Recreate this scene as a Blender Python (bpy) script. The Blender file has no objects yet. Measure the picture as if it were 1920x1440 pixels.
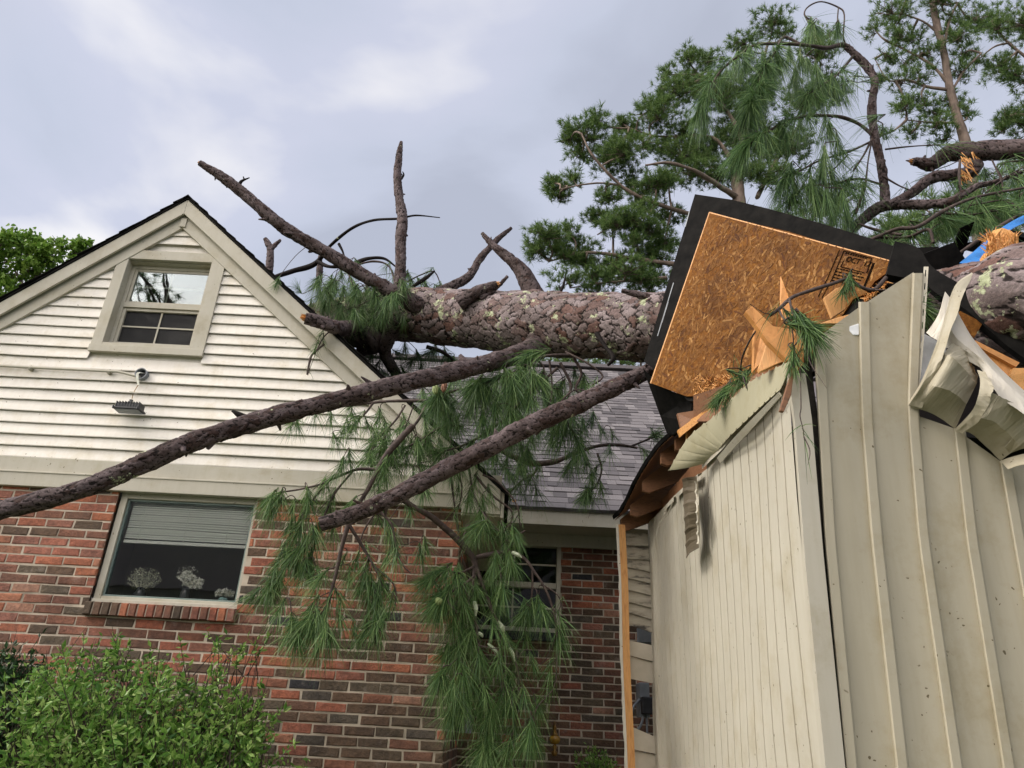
import bpy, math, random
import numpy as np
from mathutils import Vector
random.seed(7); rng = np.random.default_rng(7)
S = bpy.context.scene
# ------------------------------------------------------------------ camera
F = 1400.0; W0, H0 = 1920, 1440; CH = 1.65
up = np.array([150.0, 2950.0, -F]); up /= np.linalg.norm(up)
ax = np.array([1.0, -150.0/2950.0, 0.0]); ax /= np.linalg.norm(ax)
ay = np.cross(up, ax)
RB = np.stack([ax, ay, up])                 # rows: world axes in camera coordinates
cam = bpy.data.cameras.new("camera"); cam_ob = bpy.data.objects.new("camera", cam)
S.collection.objects.link(cam_ob); S.camera = cam_ob
cam.sensor_width = 36; cam.lens = F/W0*36; cam.clip_start = .05; cam.clip_end = 3000
from mathutils import Matrix
M3 = Matrix([[float(v) for v in r] for r in RB])
cam_ob.matrix_world = Matrix.Translation((0, 0, CH)) @ M3.to_4x4()
S.render.resolution_x = 1024; S.render.resolution_y = 768
# ------------------------------------------------------------------ exposure
S.view_settings.view_transform = 'Standard'; S.view_settings.look = 'None'
S.view_settings.exposure = 0.82; S.view_settings.gamma = 1
# ------------------------------------------------------------------ world
SUN_DIR = Vector((-0.72, -0.16, 0.68)).normalized()
w = bpy.data.worlds.new("World"); S.world = w; w.use_nodes = True
nt = w.node_tree; N = nt.nodes; L = nt.links; N.clear()
def wn(t, **k):
    n = N.new(t)
    for a, b in k.items(): setattr(n, a, b)
    return n
out = wn('ShaderNodeOutputWorld'); bg = wn('ShaderNodeBackground'); bg.inputs[1].default_value = 0.1
sky = wn('ShaderNodeTexSky', sky_type='NISHITA'); sky.sun_disc = False
sky.sun_elevation = math.asin(SUN_DIR.z); sky.sun_rotation = math.atan2(SUN_DIR.x, SUN_DIR.y)
tc = wn('ShaderNodeTexCoord'); sep = wn('ShaderNodeSeparateXYZ'); L.new(tc.outputs['Generated'], sep.inputs[0])
mz = wn('ShaderNodeMath', operation='MAXIMUM'); L.new(sep.outputs[2], mz.inputs[0]); mz.inputs[1].default_value = 0.0
az = wn('ShaderNodeMath', operation='ADD'); L.new(mz.outputs[0], az.inputs[0]); az.inputs[1].default_value = 0.12
dv = wn('ShaderNodeVectorMath', operation='DIVIDE'); cb = wn('ShaderNodeCombineXYZ')
for i in range(3): L.new(az.outputs[0], cb.inputs[i])
L.new(tc.outputs['Generated'], dv.inputs[0]); L.new(cb.outputs[0], dv.inputs[1])
n1 = wn('ShaderNodeTexNoise'); n1.inputs['Scale'].default_value = 1.7; n1.inputs['Detail'].default_value = 6; n1.inputs['Roughness'].default_value = .46; n1.inputs['Distortion'].default_value = .35
mp = wn('ShaderNodeMapping'); mp.inputs['Location'].default_value = (3.25, 13.1, 1); L.new(dv.outputs[0], mp.inputs[0]); L.new(mp.outputs[0], n1.inputs['Vector'])
cr = wn('ShaderNodeValToRGB'); L.new(n1.outputs[0], cr.inputs[0])
e = cr.color_ramp.elements
e[0].position = .36; e[0].color = (.41, .435, .52, 1); e[1].position = .65; e[1].color = (.80, .785, .79, 1)
x = e.new(.45); x.color = (.49, .52, .62, 1); x = e.new(.54); x.color = (.53, .55, .655, 1)
sc = wn('ShaderNodeVectorMath', operation='SCALE'); L.new(cr.outputs[0], sc.inputs[0]); sc.inputs[3].default_value = 7.1
mx = wn('ShaderNodeMix', data_type='RGBA'); mx.inputs[0].default_value = .9; L.new(sky.outputs[0], mx.inputs[6]); L.new(sc.outputs[0], mx.inputs[7])
# warm boost added to the unseen sky behind and left, lighting the facade
dt = wn('ShaderNodeVectorMath', operation='DOT_PRODUCT'); L.new(tc.outputs['Generated'], dt.inputs[0]); dt.inputs[1].default_value = (-.62, -.72, .30)
mr = wn('ShaderNodeMapRange'); L.new(dt.outputs['Value'], mr.inputs[0]); mr.inputs[1].default_value = 0.2; mr.inputs[2].default_value = 0.95; mr.inputs[3].default_value = 1.0; mr.inputs[4].default_value = 4.5
s2 = wn('ShaderNodeVectorMath', operation='SCALE'); L.new(mx.outputs[2], s2.inputs[0]); L.new(mr.outputs[0], s2.inputs[3])
wm = wn('ShaderNodeMix', data_type='RGBA', blend_type='MULTIPLY'); mr2 = wn('ShaderNodeMapRange'); L.new(dt.outputs['Value'], mr2.inputs[0]); mr2.inputs[1].default_value = 0.1; mr2.inputs[2].default_value = 0.8
L.new(mr2.outputs[0], wm.inputs[0]); L.new(s2.outputs[0], wm.inputs[6]); wm.inputs[7].default_value = (1.12, .99, .80, 1); L.new(wm.outputs[2], bg.inputs[0]); L.new(bg.outputs[0], out.inputs[0])
sl = bpy.data.lights.new("sun", 'SUN'); sl.energy = 1.2; sl.angle = math.radians(14); sl.color = (1, .95, .87)
so = bpy.data.objects.new("sun", sl); S.collection.objects.link(so)
so.rotation_euler = (-SUN_DIR).to_track_quat('-Z', 'Y').to_euler()

# ------------------------------------------------------------------ geometry helpers
def ray(x, y): return RB @ np.array([x-960.0, -(y-720.0), -F])
CAMP = np.array([0, 0, CH])
def P(x, y, Y):
    d = ray(x, y); return CAMP + d*(Y/d[1])
def PX(x, y, X):
    d = ray(x, y); return CAMP + d*(X/d[0])
def depth(p): return float(-(RB.T @ (np.array(p)-CAMP))[2])
def px2m(p): return depth(p)/F              # metres per photo pixel at p
def hit(x, y, p0, n):
    d = ray(x, y); n = np.array(n); return CAMP + d*(np.dot(n, np.array(p0)-CAMP)/np.dot(n, d))

class MB:
    """collects vertices and faces, plus one float attribute, for one mesh"""
    def __init__(s): s.v = []; s.f = []; s.m = []; s.n = 0; s.at = {}
    def add(s, v, f, m=0, **at):
        v = np.asarray(v, float).reshape(-1, 3)
        s.f.extend([tuple(int(i)+s.n for i in q) for q in f]); s.m.extend([m]*len(f))
        for k in set(list(at)+list(s.at)):
            if k not in s.at: s.at[k] = [np.zeros(s.n)] if s.n else []
            val = at.get(k, 0.0); s.at[k].append(np.broadcast_to(np.asarray(val, float), (len(v),)).copy())
        s.v.append(v); s.n += len(v)
    def box(s, x0, x1, y0, y1, z0, z1, m=0, **at):
        v = [(x, y, z) for x in (x0, x1) for y in (y0, y1) for z in (z0, z1)]
        s.add(v, [(0,1,3,2),(4,6,7,5),(0,4,5,1),(2,3,7,6),(0,2,6,4),(1,5,7,3)], m, **at)
    def prism(s, pts, off, m=0, **at):
        """polygon pts (3D, convex or not) extruded by vector off"""
        a = np.array(pts, float); n = len(a); b = a+np.array(off)
        f = [tuple(range(n)), tuple(range(2*n-1, n-1, -1))]
        f += [(i, i+n, (i+1) % n+n, (i+1) % n) for i in range(n)]
        s.add(np.vstack([a, b]), f, m, **at)
    def build(s, name, mats, parent=None, smooth=False, bevel=0):
        me = bpy.data.meshes.new(name)
        v = np.vstack(s.v) if s.v else np.zeros((0, 3))
        if parent is not None: v = v-np.array(parent.location)
        nf = len(s.f); lens = np.fromiter((len(q) for q in s.f), int, nf)
        me.vertices.add(len(v)); me.vertices.foreach_set('co', v.astype(np.float32).ravel())
        me.loops.add(int(lens.sum())); me.loops.foreach_set('vertex_index', np.fromiter((i for q in s.f for i in q), np.int32))
        me.polygons.add(nf); me.polygons.foreach_set('loop_start', np.concatenate([[0], np.cumsum(lens)[:-1]]).astype(np.int32))
        me.polygons.foreach_set('loop_total', lens.astype(np.int32))
        me.polygons.foreach_set('material_index', np.array(s.m, np.int32))
        me.polygons.foreach_set('use_smooth', np.full(nf, smooth))
        for k, vals in s.at.items():
            a = me.attributes.new(k, 'FLOAT', 'POINT'); a.data.foreach_set('value', np.concatenate(vals).astype(np.float32))
        me.update(calc_edges=True); me.validate()
        for m in (mats if isinstance(mats, (list, tuple)) else [mats]): me.materials.append(m)
        o = bpy.data.objects.new(name, me); S.collection.objects.link(o)
        if parent is not None:
            o.parent = parent
            # child meshes are written relative to the root of their thing
        if bevel:
            b = o.modifiers.new('bevel', 'BEVEL'); b.width = bevel; b.segments = 2; b.limit_method = 'ANGLE'
        return o
def sub(o, parent):            # make o (built with its thing's root as origin) a sub-part of a part whose own location is 0
    o.parent = parent; return o
def tag(o, label=None, cat=None, group=None, kind=None):
    if label: o['label'] = label
    if cat: o['category'] = cat
    if group: o['group'] = group
    if kind: o['kind'] = kind
    return o
def thing(name, loc, label, cat, group=None):
    o = bpy.data.objects.new(name, None); S.collection.objects.link(o); o.location = [float(c) for c in loc]
    o.empty_display_size = .1
    return tag(o, label, cat, group)

def smoothpath(P_, R_, n):
    P_ = np.array(P_, float); R_ = np.array(R_, float)
    k = len(P_); Q = np.vstack([2*P_[0]-P_[1], P_, 2*P_[-1]-P_[-2]]); RR = np.concatenate([[R_[0]], R_, [R_[-1]]])
    ts = np.linspace(0, k-1, n); o = []; r = []
    for t in ts:
        i = min(int(t), k-2); u = t-i
        a, b, c, d = Q[i], Q[i+1], Q[i+2], Q[i+3]
        o.append(.5*((2*b)+(-a+c)*u+(2*a-5*b+4*c-d)*u*u+(-a+3*b-3*c+d)*u**3))
        r.append(RR[i+1]*(1-u)+RR[i+2]*u)
    return np.array(o), np.array(r)
def frames(p):
    t = np.gradient(p, axis=0); t /= np.linalg.norm(t, axis=1)[:, None]+1e-9
    n = np.zeros_like(p); ref = np.array([0, 0, 1.0]) if abs(t[0][2]) < .8 else np.array([1.0, 0, 0])
    n[0] = ref-t[0]*np.dot(ref, t[0]); n[0] /= np.linalg.norm(n[0])
    for i in range(1, len(p)):
        v = n[i-1]-t[i]*np.dot(n[i-1], t[i]); n[i] = v/(np.linalg.norm(v)+1e-9)
    return t, n, np.cross(t, n)
def hashr(i, j, k=0):
    h = np.sin(i*127.1+j*311.7+k*74.7)*43758.5453; return h-np.floor(h)
def tube(mb, pts, radii, segs=6, step=None, m=0, cap=True, wob=.06, bark=None, **at):
    """round tapering limb; bark=(cell length, cell width, depth) gives real scaly plates"""
    pts = np.array(pts, float); ln = np.linalg.norm(np.diff(pts, axis=0), axis=1).sum()
    n = max(len(pts)*3, int(ln/(step or ln/12))+1)
    p, r = smoothpath(pts, radii, n)
    t, a, b = frames(p)
    th = np.linspace(0, 2*math.pi, segs, endpoint=False)
    s = np.concatenate([[0], np.cumsum(np.linalg.norm(np.diff(p, axis=0), axis=1))])
    SS, TH = np.meshgrid(s, th, indexing='ij'); RR = np.repeat(r[:, None], segs, 1)
    sd = random.random()*50
    RR = RR*(1+wob*np.sin(SS*9+sd+1.5*np.sin(TH+sd))+wob*.7*np.sin(SS*23+2*TH+sd*2)+wob*.6*np.sin(SS*4.1+3*TH+sd))
    crack = np.ones_like(SS); cell = np.zeros_like(SS)
    if bark:
        cl, cw, dp = bark
        ncol = max(4, int(round(2*math.pi*r.mean()/cw)))
        kc = ncol*1.0; U = SS/cl+.28*np.sin(TH*3+SS*2)+.14*np.sin(np.round(kc*.9)*TH+SS/cl*2.3)+.07*np.sin(np.round(kc*2.1)*TH-SS/cl*5.1); V = TH/(2*math.pi)*ncol+.28*np.sin(SS/cl*1.7+sd)+.13*np.sin(SS/cl*6.1+TH*9)+.06*np.sin(SS/cl*15+TH*5)
        iu = np.floor(U); iv = np.floor(V); f1 = np.full(SS.shape, 9.); f2 = np.full(SS.shape, 9.)
        for du in (-1, 0, 1):
            for dv_ in (-1, 0, 1):
                cu = iu+du; cv = iv+dv_; cvm = np.mod(cv, ncol)
                jx = hashr(cu, cvm, sd); jy = hashr(cu, cvm, sd+3.3)
                d = np.sqrt((U-cu-jx)**2+(V-cv-jy)**2)
                rnd = hashr(cu, cvm, sd+9)
                cell = np.where(d < f1, rnd, cell)
                f2 = np.where(d < f1, f1, np.minimum(f2, d)); f1 = np.minimum(f1, d)
        crack = np.clip((f2-f1)/.17, 0, 1); tilt = (U-iu-.5)*(hashr(iu, np.mod(iv, ncol), sd+5)-.2)
        RR = RR+dp*.75*(np.sqrt(crack)-.6)+dp*.8*(cell-.5)*crack+dp*.9*tilt*crack+dp*.12*(hashr(np.floor(U*9), np.floor(V*9))-.5)
    V_ = p[:, None, :]+RR[..., None]*(np.cos(TH)[..., None]*a[:, None, :]+np.sin(TH)[..., None]*b[:, None, :])
    nr = len(p); idx = np.arange(nr*segs).reshape(nr, segs)
    A = idx[:-1]; B = idx[1:]
    q = np.stack([A, np.roll(A, -1, 1), np.roll(B, -1, 1), B], -1).reshape(-1, 4)
    fs = [tuple(x) for x in q.tolist()]
    at2 = dict(at)
    if bark: at2['crack'] = crack.ravel(); at2['cell'] = cell.ravel()
    mb.add(V_.reshape(-1, 3), fs, m, **at2)
    if cap:
        kw = {k: (v if np.isscalar(v) else 1.0) for k, v in at2.items()}
        kw2 = dict(kw)
        if bark: kw2['crack'] = 1.0; kw2['cell'] = .5
        mb.add(V_[0], [tuple(range(segs-1, -1, -1))], cap if isinstance(cap, int) and not isinstance(cap, bool) else m, **kw2)
        mb.add(V_[-1], [tuple(range(segs))], cap if isinstance(cap, int) and not isinstance(cap, bool) else m, **kw2)
    return p, r
def trace(seq):
    """[(x, y, rpx, Y), ...] photo pixel, pixel radius, distance -> 3D points and radii"""
    pts = [P(a, b, d) for a, b, r, d in seq]; rad = [r*px2m(q) for (a, b, r, d), q in zip(seq, pts)]
    return pts, rad
def blades(mb, base, direc, length, width, droop, seg=3, m=0, **at):
    """many thin curved blades at once: arrays base (n,3), direc (n,3), length (n)"""
    n = len(base)
    if n == 0: return
    d = direc/(np.linalg.norm(direc, axis=1)[:, None]+1e-9)
    rv = rng.normal(size=(n, 3)); side = np.cross(d, rv); side /= np.linalg.norm(side, axis=1)[:, None]+1e-9
    rows = []
    for k in range(seg+1):
        u = k/seg
        c = base+d*(length*u)[:, None]+np.array([0, 0, -1.0])*(length*droop*u*u)[:, None]
        wd = width*(1-.75*u**2)/2
        rows += [c-side*wd, c+side*wd]
    V = np.stack(rows, 1)      # n, 2(seg+1), 3
    b0 = (np.arange(n)*(2*(seg+1)))[:, None]
    f = [np.hstack([b0+2*k, b0+2*k+1, b0+2*k+3, b0+2*k+2]) for k in range(seg)]
    f = np.stack(f, 1).reshape(-1, 4)
    mb.add(V.reshape(-1, 3), f.tolist(), m, **at)
def rdir(n): v = rng.normal(size=(n, 3)); return v/np.linalg.norm(v, axis=1)[:, None]
def tuft(mb, c, d, ln, n, spread=.75, droop=.35, width=.0037, back=.12):
    """a spray of long needles round the end of a twig"""
    c = np.array(c); d = np.array(d, float); d /= np.linalg.norm(d)+1e-9
    u = rng.random(n)
    base = c-d*(u*back)[:, None]
    dr = d+rdir(n)*spread*(0.55+.6*rng.random(n))[:, None]
    blades(mb, base, dr, ln*(.45+.65*rng.random(n)**.6), width, droop)

# ------------------------------------------------------------------ materials
def mat(name):
    m = bpy.data.materials.new(name); m.use_nodes = True; t = m.node_tree
    b = t.nodes['Principled BSDF']; return m, t, b
def nd(t, typ, **k):
    n = t.nodes.new(typ)
    for a, b in k.items(): setattr(n, a, b)
    return n
def ramp(t, src, stops, interp='LINEAR'):
    r = nd(t, 'ShaderNodeValToRGB'); e = r.color_ramp.elements; r.color_ramp.interpolation = interp
    while len(e) > 1: e.remove(e[-1])
    e[0].position = stops[0][0]; e[0].color = (*stops[0][1], 1)
    for p_, c_ in stops[1:]:
        q = e.new(p_); q.color = (*c_, 1)
    t.links.new(src, r.inputs[0]); return r.outputs[0]
def noise(t, scale, detail=4, rough=.55, stretch=None, dist=0, coord='Object'):
    c = nd(t, 'ShaderNodeTexCoord'); m = nd(t, 'ShaderNodeMapping'); t.links.new(c.outputs[coord], m.inputs[0])
    if stretch: m.inputs['Scale'].default_value = stretch
    n = nd(t, 'ShaderNodeTexNoise'); n.inputs['Scale'].default_value = scale; n.inputs['Detail'].default_value = detail
    n.inputs['Roughness'].default_value = rough; n.inputs['Distortion'].default_value = dist
    t.links.new(m.outputs[0], n.inputs['Vector']); return n.outputs[0]
def mixc(t, f, a, b, mode='MIX'):
    n = nd(t, 'ShaderNodeMix', data_type='RGBA', blend_type=mode)
    for s_, v in ((0, f), (6, a), (7, b)):
        if hasattr(v, 'links') or hasattr(v, 'is_linked'): t.links.new(v, n.inputs[s_])
        elif isinstance(v, (int, float)): n.inputs[s_].default_value = v
        else: n.inputs[s_].default_value = (*v, 1)
    return n.outputs[2]
def bump(t, b, h, strength=.3, dist=.01):
    n = nd(t, 'ShaderNodeBump'); n.inputs['Strength'].default_value = strength; n.inputs['Distance'].default_value = dist
    t.links.new(h, n.inputs['Height']); t.links.new(n.outputs[0], b.inputs['Normal'])
def vinyl(name, col, grain=None, dirt=.25, rough=.42):
    m, t, b = mat(name)
    n = noise(t, 1.3, 5, .6); c = ramp(t, n, [(.3, tuple(v*(1-dirt*.35) for v in col)), (.7, tuple(min(1, v*1.03) for v in col))])
    sp = noise(t, 42, 1, .5); k0 = ramp(t, sp, [(.735, (1, 1, 1)), (.755, (.30, .27, .20))]); mk = ramp(t, noise(t, 6.3, 3, .6), [(.50, (0, 0, 0)), (.56, (1, 1, 1))]); k = mixc(t, mk, (1, 1, 1), k0); sm = ramp(t, noise(t, 4, 7, .72), [(.50, (1, 1, 1)), (.62, (.92, .90, .85)), (.78, (.74, .71, .64))]); k = mixc(t, 1, k, sm, 'MULTIPLY')
    streak = ramp(t, noise(t, 3, 4, .6, (9, 9, .7)), [(.42, (1, 1, 1)), (.72, (.86, .84, .78))])
    c = mixc(t, 1.0, c, k, 'MULTIPLY'); c = mixc(t, .4, c, streak, 'MULTIPLY')
    t.links.new(c, b.inputs['Base Color']); b.inputs['Roughness'].default_value = rough+.1; b.inputs['Specular IOR Level'].default_value = .25
    if grain: bump(t, b, noise(t, 14, 5, .7, grain), .35, .004)
    else: bump(t, b, noise(t, 2.2, 3, .5), .12, .03)
    return m
SID = vinyl('siding_vinyl', (.77, .735, .665), (2.0, 1, 26), .25)
TRIM = vinyl('trim_paint', (.47, .445, .37), None, .2, .5)
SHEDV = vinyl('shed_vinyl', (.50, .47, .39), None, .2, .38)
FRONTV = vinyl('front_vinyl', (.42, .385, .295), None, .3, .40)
WHITEV = vinyl('pale_vinyl', (.60, .565, .50), None, .2, .4)
def brickmat():
    m, t, b = mat('brick'); g = nd(t, 'ShaderNodeNewGeometry'); at = nd(t, 'ShaderNodeAttribute'); at.attribute_name = 'tone'
    c = ramp(t, at.outputs['Fac'], [(0, (.018, .019, .024)), (.06, (.055, .05, .055)), (.14, (.125, .095, .06)), (.24, (.095, .056, .031)), (.36, (.145, .082, .046)), (.48, (.17, .075, .045)),
        (.60, (.24, .088, .045)), (.70, (.30, .115, .075)), (.80, (.35, .098, .046)), (.92, (.44, .14, .055)), (1, (.38, .20, .13))])
    n = ramp(t, noise(t, 26, 6, .7), [(.3, (.62, .62, .64)), (.55, (1, 1, 1)), (.75, (1.3, 1.25, 1.2))])
    c = mixc(t, 1, c, n, 'MULTIPLY')
    st = ramp(t, noise(t, 7, 5, .7), [(.58, (0, 0, 0)), (.74, (.45, .45, .45))]); c = mixc(t, st, c, (.33, .28, .24)); so_ = ramp(t, noise(t, 2.3, 6, .7), [(.36, (.52, .50, .48)), (.48, (.86, .85, .84)), (.62, (1.12, 1.10, 1.08))]); c = mixc(t, 1, c, so_, 'MULTIPLY'); hs_ = nd(t, 'ShaderNodeHueSaturation'); hs_.inputs['Saturation'].default_value = .95; t.links.new(c, hs_.inputs['Color']); c = hs_.outputs[0]
    t.links.new(c, b.inputs['Base Color']); b.inputs['Roughness'].default_value = .82
    bump(t, b, noise(t, 30, 6, .75), 1.0, .016); return m
BRICK = brickmat()
def simple(name, stops, scale=8, rough=.7, bs=.3, bd=.01, stretch=None, det=5, metallic=0, spec=.5):
    m, t, b = mat(name); n = noise(t, scale, det, .6, stretch)
    t.links.new(ramp(t, n, stops), b.inputs['Base Color']); b.inputs['Roughness'].default_value = rough; b.inputs['Metallic'].default_value = metallic
    b.inputs['Specular IOR Level'].default_value = spec
    if bs: bump(t, b, n, bs, bd)
    return m
MORT = simple('mortar', [(.34, (.26, .215, .165)), (.5, (.44, .375, .295)), (.66, (.57, .49, .39))], 3.5, .9, .6, .004, det=9)
def barkmat(name, base, red, dark, lich=.62):
    m, t, b = mat(name); ck = nd(t, 'ShaderNodeAttribute'); ck.attribute_name = 'crack'; ce = nd(t, 'ShaderNodeAttribute'); ce.attribute_name = 'cell'
    fine = noise(t, 55, 6, .7); c = ramp(t, ce.outputs['Fac'], [(0, red), (.3, base), (.75, tuple(v*1.25 for v in base)), (1, tuple(v*.8 for v in red))])
    c = mixc(t, 1, c, ramp(t, fine, [(.3, (.5, .5, .5)), (.7, (1.35, 1.3, 1.3))]), 'MULTIPLY'); c = mixc(t, 1, c, ramp(t, noise(t, 4.5, 4, .6), [(.35, (.72, .66, .64)), (.65, (1.2, 1.17, 1.2))]), 'MULTIPLY')
    edge = ramp(t, ck.outputs['Fac'], [(0, (0, 0, 0)), (.42, (.12, .12, .12)), (.62, (.9, .9, .9)), (1, (1, 1, 1))]); c = mixc(t, edge, dark, c)
    ln_ = noise(t, 7.5, 6, .72); lf = ramp(t, ln_, [(lich, (0, 0, 0)), (lich+.03, (1, 1, 1))])
    c = mixc(t, lf, c, ramp(t, noise(t, 30, 3), [(.3, (.22, .26, .13)), (.7, (.47, .50, .33))]))
    t.links.new(c, b.inputs['Base Color']); b.inputs['Roughness'].default_value = .8; b.inputs['Specular IOR Level'].default_value = .18
    bump(t, b, fine, .9, .008); return m
BARK = barkmat('pine_bark', (.205, .178, .175), (.15, .085, .066), (.010, .007, .006), .578)
LIMB = barkmat('limb_bark', (.105, .086, .085), (.055, .034, .028), (.010, .007, .006), .66)
TWIG = simple('twig_bark', [(.3, (.025, .016, .014)), (.6, (.075, .05, .042)), (.75, (.16, .13, .10))], 30, .8, .5, .004)
FARBARK = simple('far_bark', [(.3, (.07, .05, .04)), (.7, (.20, .15, .12))], 9, .9, .5, .02, (1, 1, .3))
def leafmat(name, stops, rough=.5, trans=.25, scale=1.1):
    m, t, b = mat(name); g = nd(t, 'ShaderNodeNewGeometry')
    n = noise(t, scale, 3); mxx = nd(t, 'ShaderNodeMath', operation='MULTIPLY_ADD'); t.links.new(g.outputs['Random Per Island'], mxx.inputs[0]); mxx.inputs[1].default_value = .6
    ml = nd(t, 'ShaderNodeMath', operation='MULTIPLY'); t.links.new(n, ml.inputs[0]); ml.inputs[1].default_value = .42; t.links.new(ml.outputs[0], mxx.inputs[2])
    c = ramp(t, mxx.outputs[0], stops); t.links.new(c, b.inputs['Base Color']); b.inputs['Roughness'].default_value = rough; b.inputs['Specular IOR Level'].default_value = .3
    tr = nd(t, 'ShaderNodeBsdfTranslucent'); t.links.new(c, tr.inputs[0]); ms = nd(t, 'ShaderNodeMixShader'); ms.inputs[0].default_value = trans
    o = t.nodes['Material Output']; t.links.new(b.outputs[0], ms.inputs[1]); t.links.new(tr.outputs[0], ms.inputs[2]); t.links.new(ms.outputs[0], o.inputs[0])
    return m
NEED = leafmat('pine_needles', [(0, (.020, .052, .024)), (.35, (.06, .13, .042)), (.62, (.125, .225, .068)), (.84, (.23, .33, .12)), (.94, (.36, .37, .19)), (1, (.32, .17, .08))], .42)
FARN = leafmat('far_needles', [(0, (.022, .055, .02)), (.4, (.07, .135, .035)), (1, (.21, .29, .085))], .6, .4, .3)
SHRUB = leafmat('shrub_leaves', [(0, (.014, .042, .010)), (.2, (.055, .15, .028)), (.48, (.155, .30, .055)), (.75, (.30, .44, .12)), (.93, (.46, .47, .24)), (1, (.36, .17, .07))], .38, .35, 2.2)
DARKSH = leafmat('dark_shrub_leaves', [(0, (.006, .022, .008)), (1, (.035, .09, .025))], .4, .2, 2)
OAK = leafmat('oak_leaves', [(0, (.05, .12, .015)), (.5, (.14, .26, .035)), (1, (.28, .38, .08))], .5, .35, .4)
BLK = simple('roofing_felt', [(.3, (.006, .006, .006)), (.7, (.016, .015, .014))], 12, .9, .5, .006, spec=.08)
def shinglemat():
    m, t, b = mat('shingle'); g = nd(t, 'ShaderNodeNewGeometry')
    c = ramp(t, g.outputs['Random Per Island'], [(0, (.06, .054, .058)), (.5, (.115, .104, .110)), (1, (.185, .17, .174))])
    c = mixc(t, 1, c, ramp(t, noise(t, 160, 3, .8), [(.3, (.6, .6, .6)), (.7, (1.4, 1.4, 1.4))]), 'MULTIPLY')
    t.links.new(c, b.inputs['Base Color']); b.inputs['Roughness'].default_value = .85; bump(t, b, noise(t, 220, 2), .5, .003); return m
SHIN = shinglemat()
def woodmat(name, a, b_, stretch=(1, 1, 14), rough=.6, sc=6):
    m, t, b = mat(name); n = noise(t, sc, 5, .6, stretch, .6)
    c = ramp(t, n, [(.3, a), (.5, b_), (.62, tuple(v*.8 for v in b_)), (.8, b_)]); t.links.new(c, b.inputs['Base Color']); b.inputs['Roughness'].default_value = rough
    bump(t, b, n, .25, .004); return m
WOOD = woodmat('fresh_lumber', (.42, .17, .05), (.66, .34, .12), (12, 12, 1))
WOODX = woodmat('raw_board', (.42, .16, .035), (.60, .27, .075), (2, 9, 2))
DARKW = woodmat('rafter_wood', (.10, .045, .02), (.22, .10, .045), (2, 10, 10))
SPLIT = woodmat('split_wood', (.42, .16, .04), (.72, .36, .11), (4, 4, 4), .6, 22)
def osbmat():
    m, t, b = mat('strand_board'); c = nd(t, 'ShaderNodeTexCoord')
    prev = None; hs = []
    for k, (ang, sc) in enumerate(((.3, 1.0), (1.25, 1.15), (2.2, .9), (.85, 1.3))):
        mp_ = nd(t, 'ShaderNodeMapping'); mp_.inputs['Rotation'].default_value = (ang*.6, ang, ang*1.3); mp_.inputs['Scale'].default_value = (60*sc, 9*sc, 60*sc)
        t.links.new(c.outputs['Object'], mp_.inputs[0]); v = nd(t, 'ShaderNodeTexVoronoi'); v.inputs['Scale'].default_value = 1; t.links.new(mp_.outputs[0], v.inputs['Vector'])
        col = ramp(t, v.outputs['Color'], [(.2, (.115, .041, .007)), (.45, (.15, .058, .010)), (.65, (.175, .07, .012)), (.85, (.25, .108, .020)), (.97, (.13, .038, .008))])
        if prev is None: prev = col
        else:
            f = ramp(t, noise(t, 9+4*k, 3), [(.40, (0, 0, 0)), (.60, (1, 1, 1))]); prev = mixc(t, f, prev, col)
        hs.append(v.outputs['Distance'])
    fi = ramp(t, noise(t, 60, 4, .7, (3, 1, 3)), [(.3, (.7, .7, .7)), (.7, (1.2, 1.2, 1.2))]); prev = mixc(t, 1, prev, fi, 'MULTIPLY')
    prev = mixc(t, 1, prev, ramp(t, noise(t, 3.2, 5, .65, None, .8), [(.34, (.66, .62, .60)), (.5, (1, .98, .95)), (.68, (1.25, 1.25, 1.3))]), 'MULTIPLY'); t.links.new(prev, b.inputs['Base Color']); b.inputs['Roughness'].default_value = .75; b.inputs['Specular IOR Level'].default_value = .12
    bump(t, b, hs[0], .18, .003); return m
OSB = osbmat()
def strandmat():
    m, t, b = mat('wood_strands'); at = nd(t, 'ShaderNodeAttribute'); at.attribute_name = 'tone'
    c = ramp(t, at.outputs['Fac'], [(0, (.085, .028, .006)), (.15, (.135, .052, .010)), (.5, (.165, .068, .013)), (.85, (.215, .096, .022)), (1, (.34, .18, .06))])
    c = mixc(t, 1, c, ramp(t, noise(t, 3.2, 5, .65, None, .8), [(.34, (.66, .62, .60)), (.5, (1, .98, .95)), (.68, (1.25, 1.25, 1.3))]), 'MULTIPLY')
    c = mixc(t, 1, c, ramp(t, noise(t, 90, 3, .7), [(.3, (.75, .75, .75)), (.7, (1.15, 1.15, 1.15))]), 'MULTIPLY')
    t.links.new(c, b.inputs['Base Color']); b.inputs['Roughness'].default_value = .7; b.inputs['Specular IOR Level'].default_value = .15; bump(t, b, noise(t, 70, 3), .3, .002); return m
STRAND = strandmat()
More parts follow.
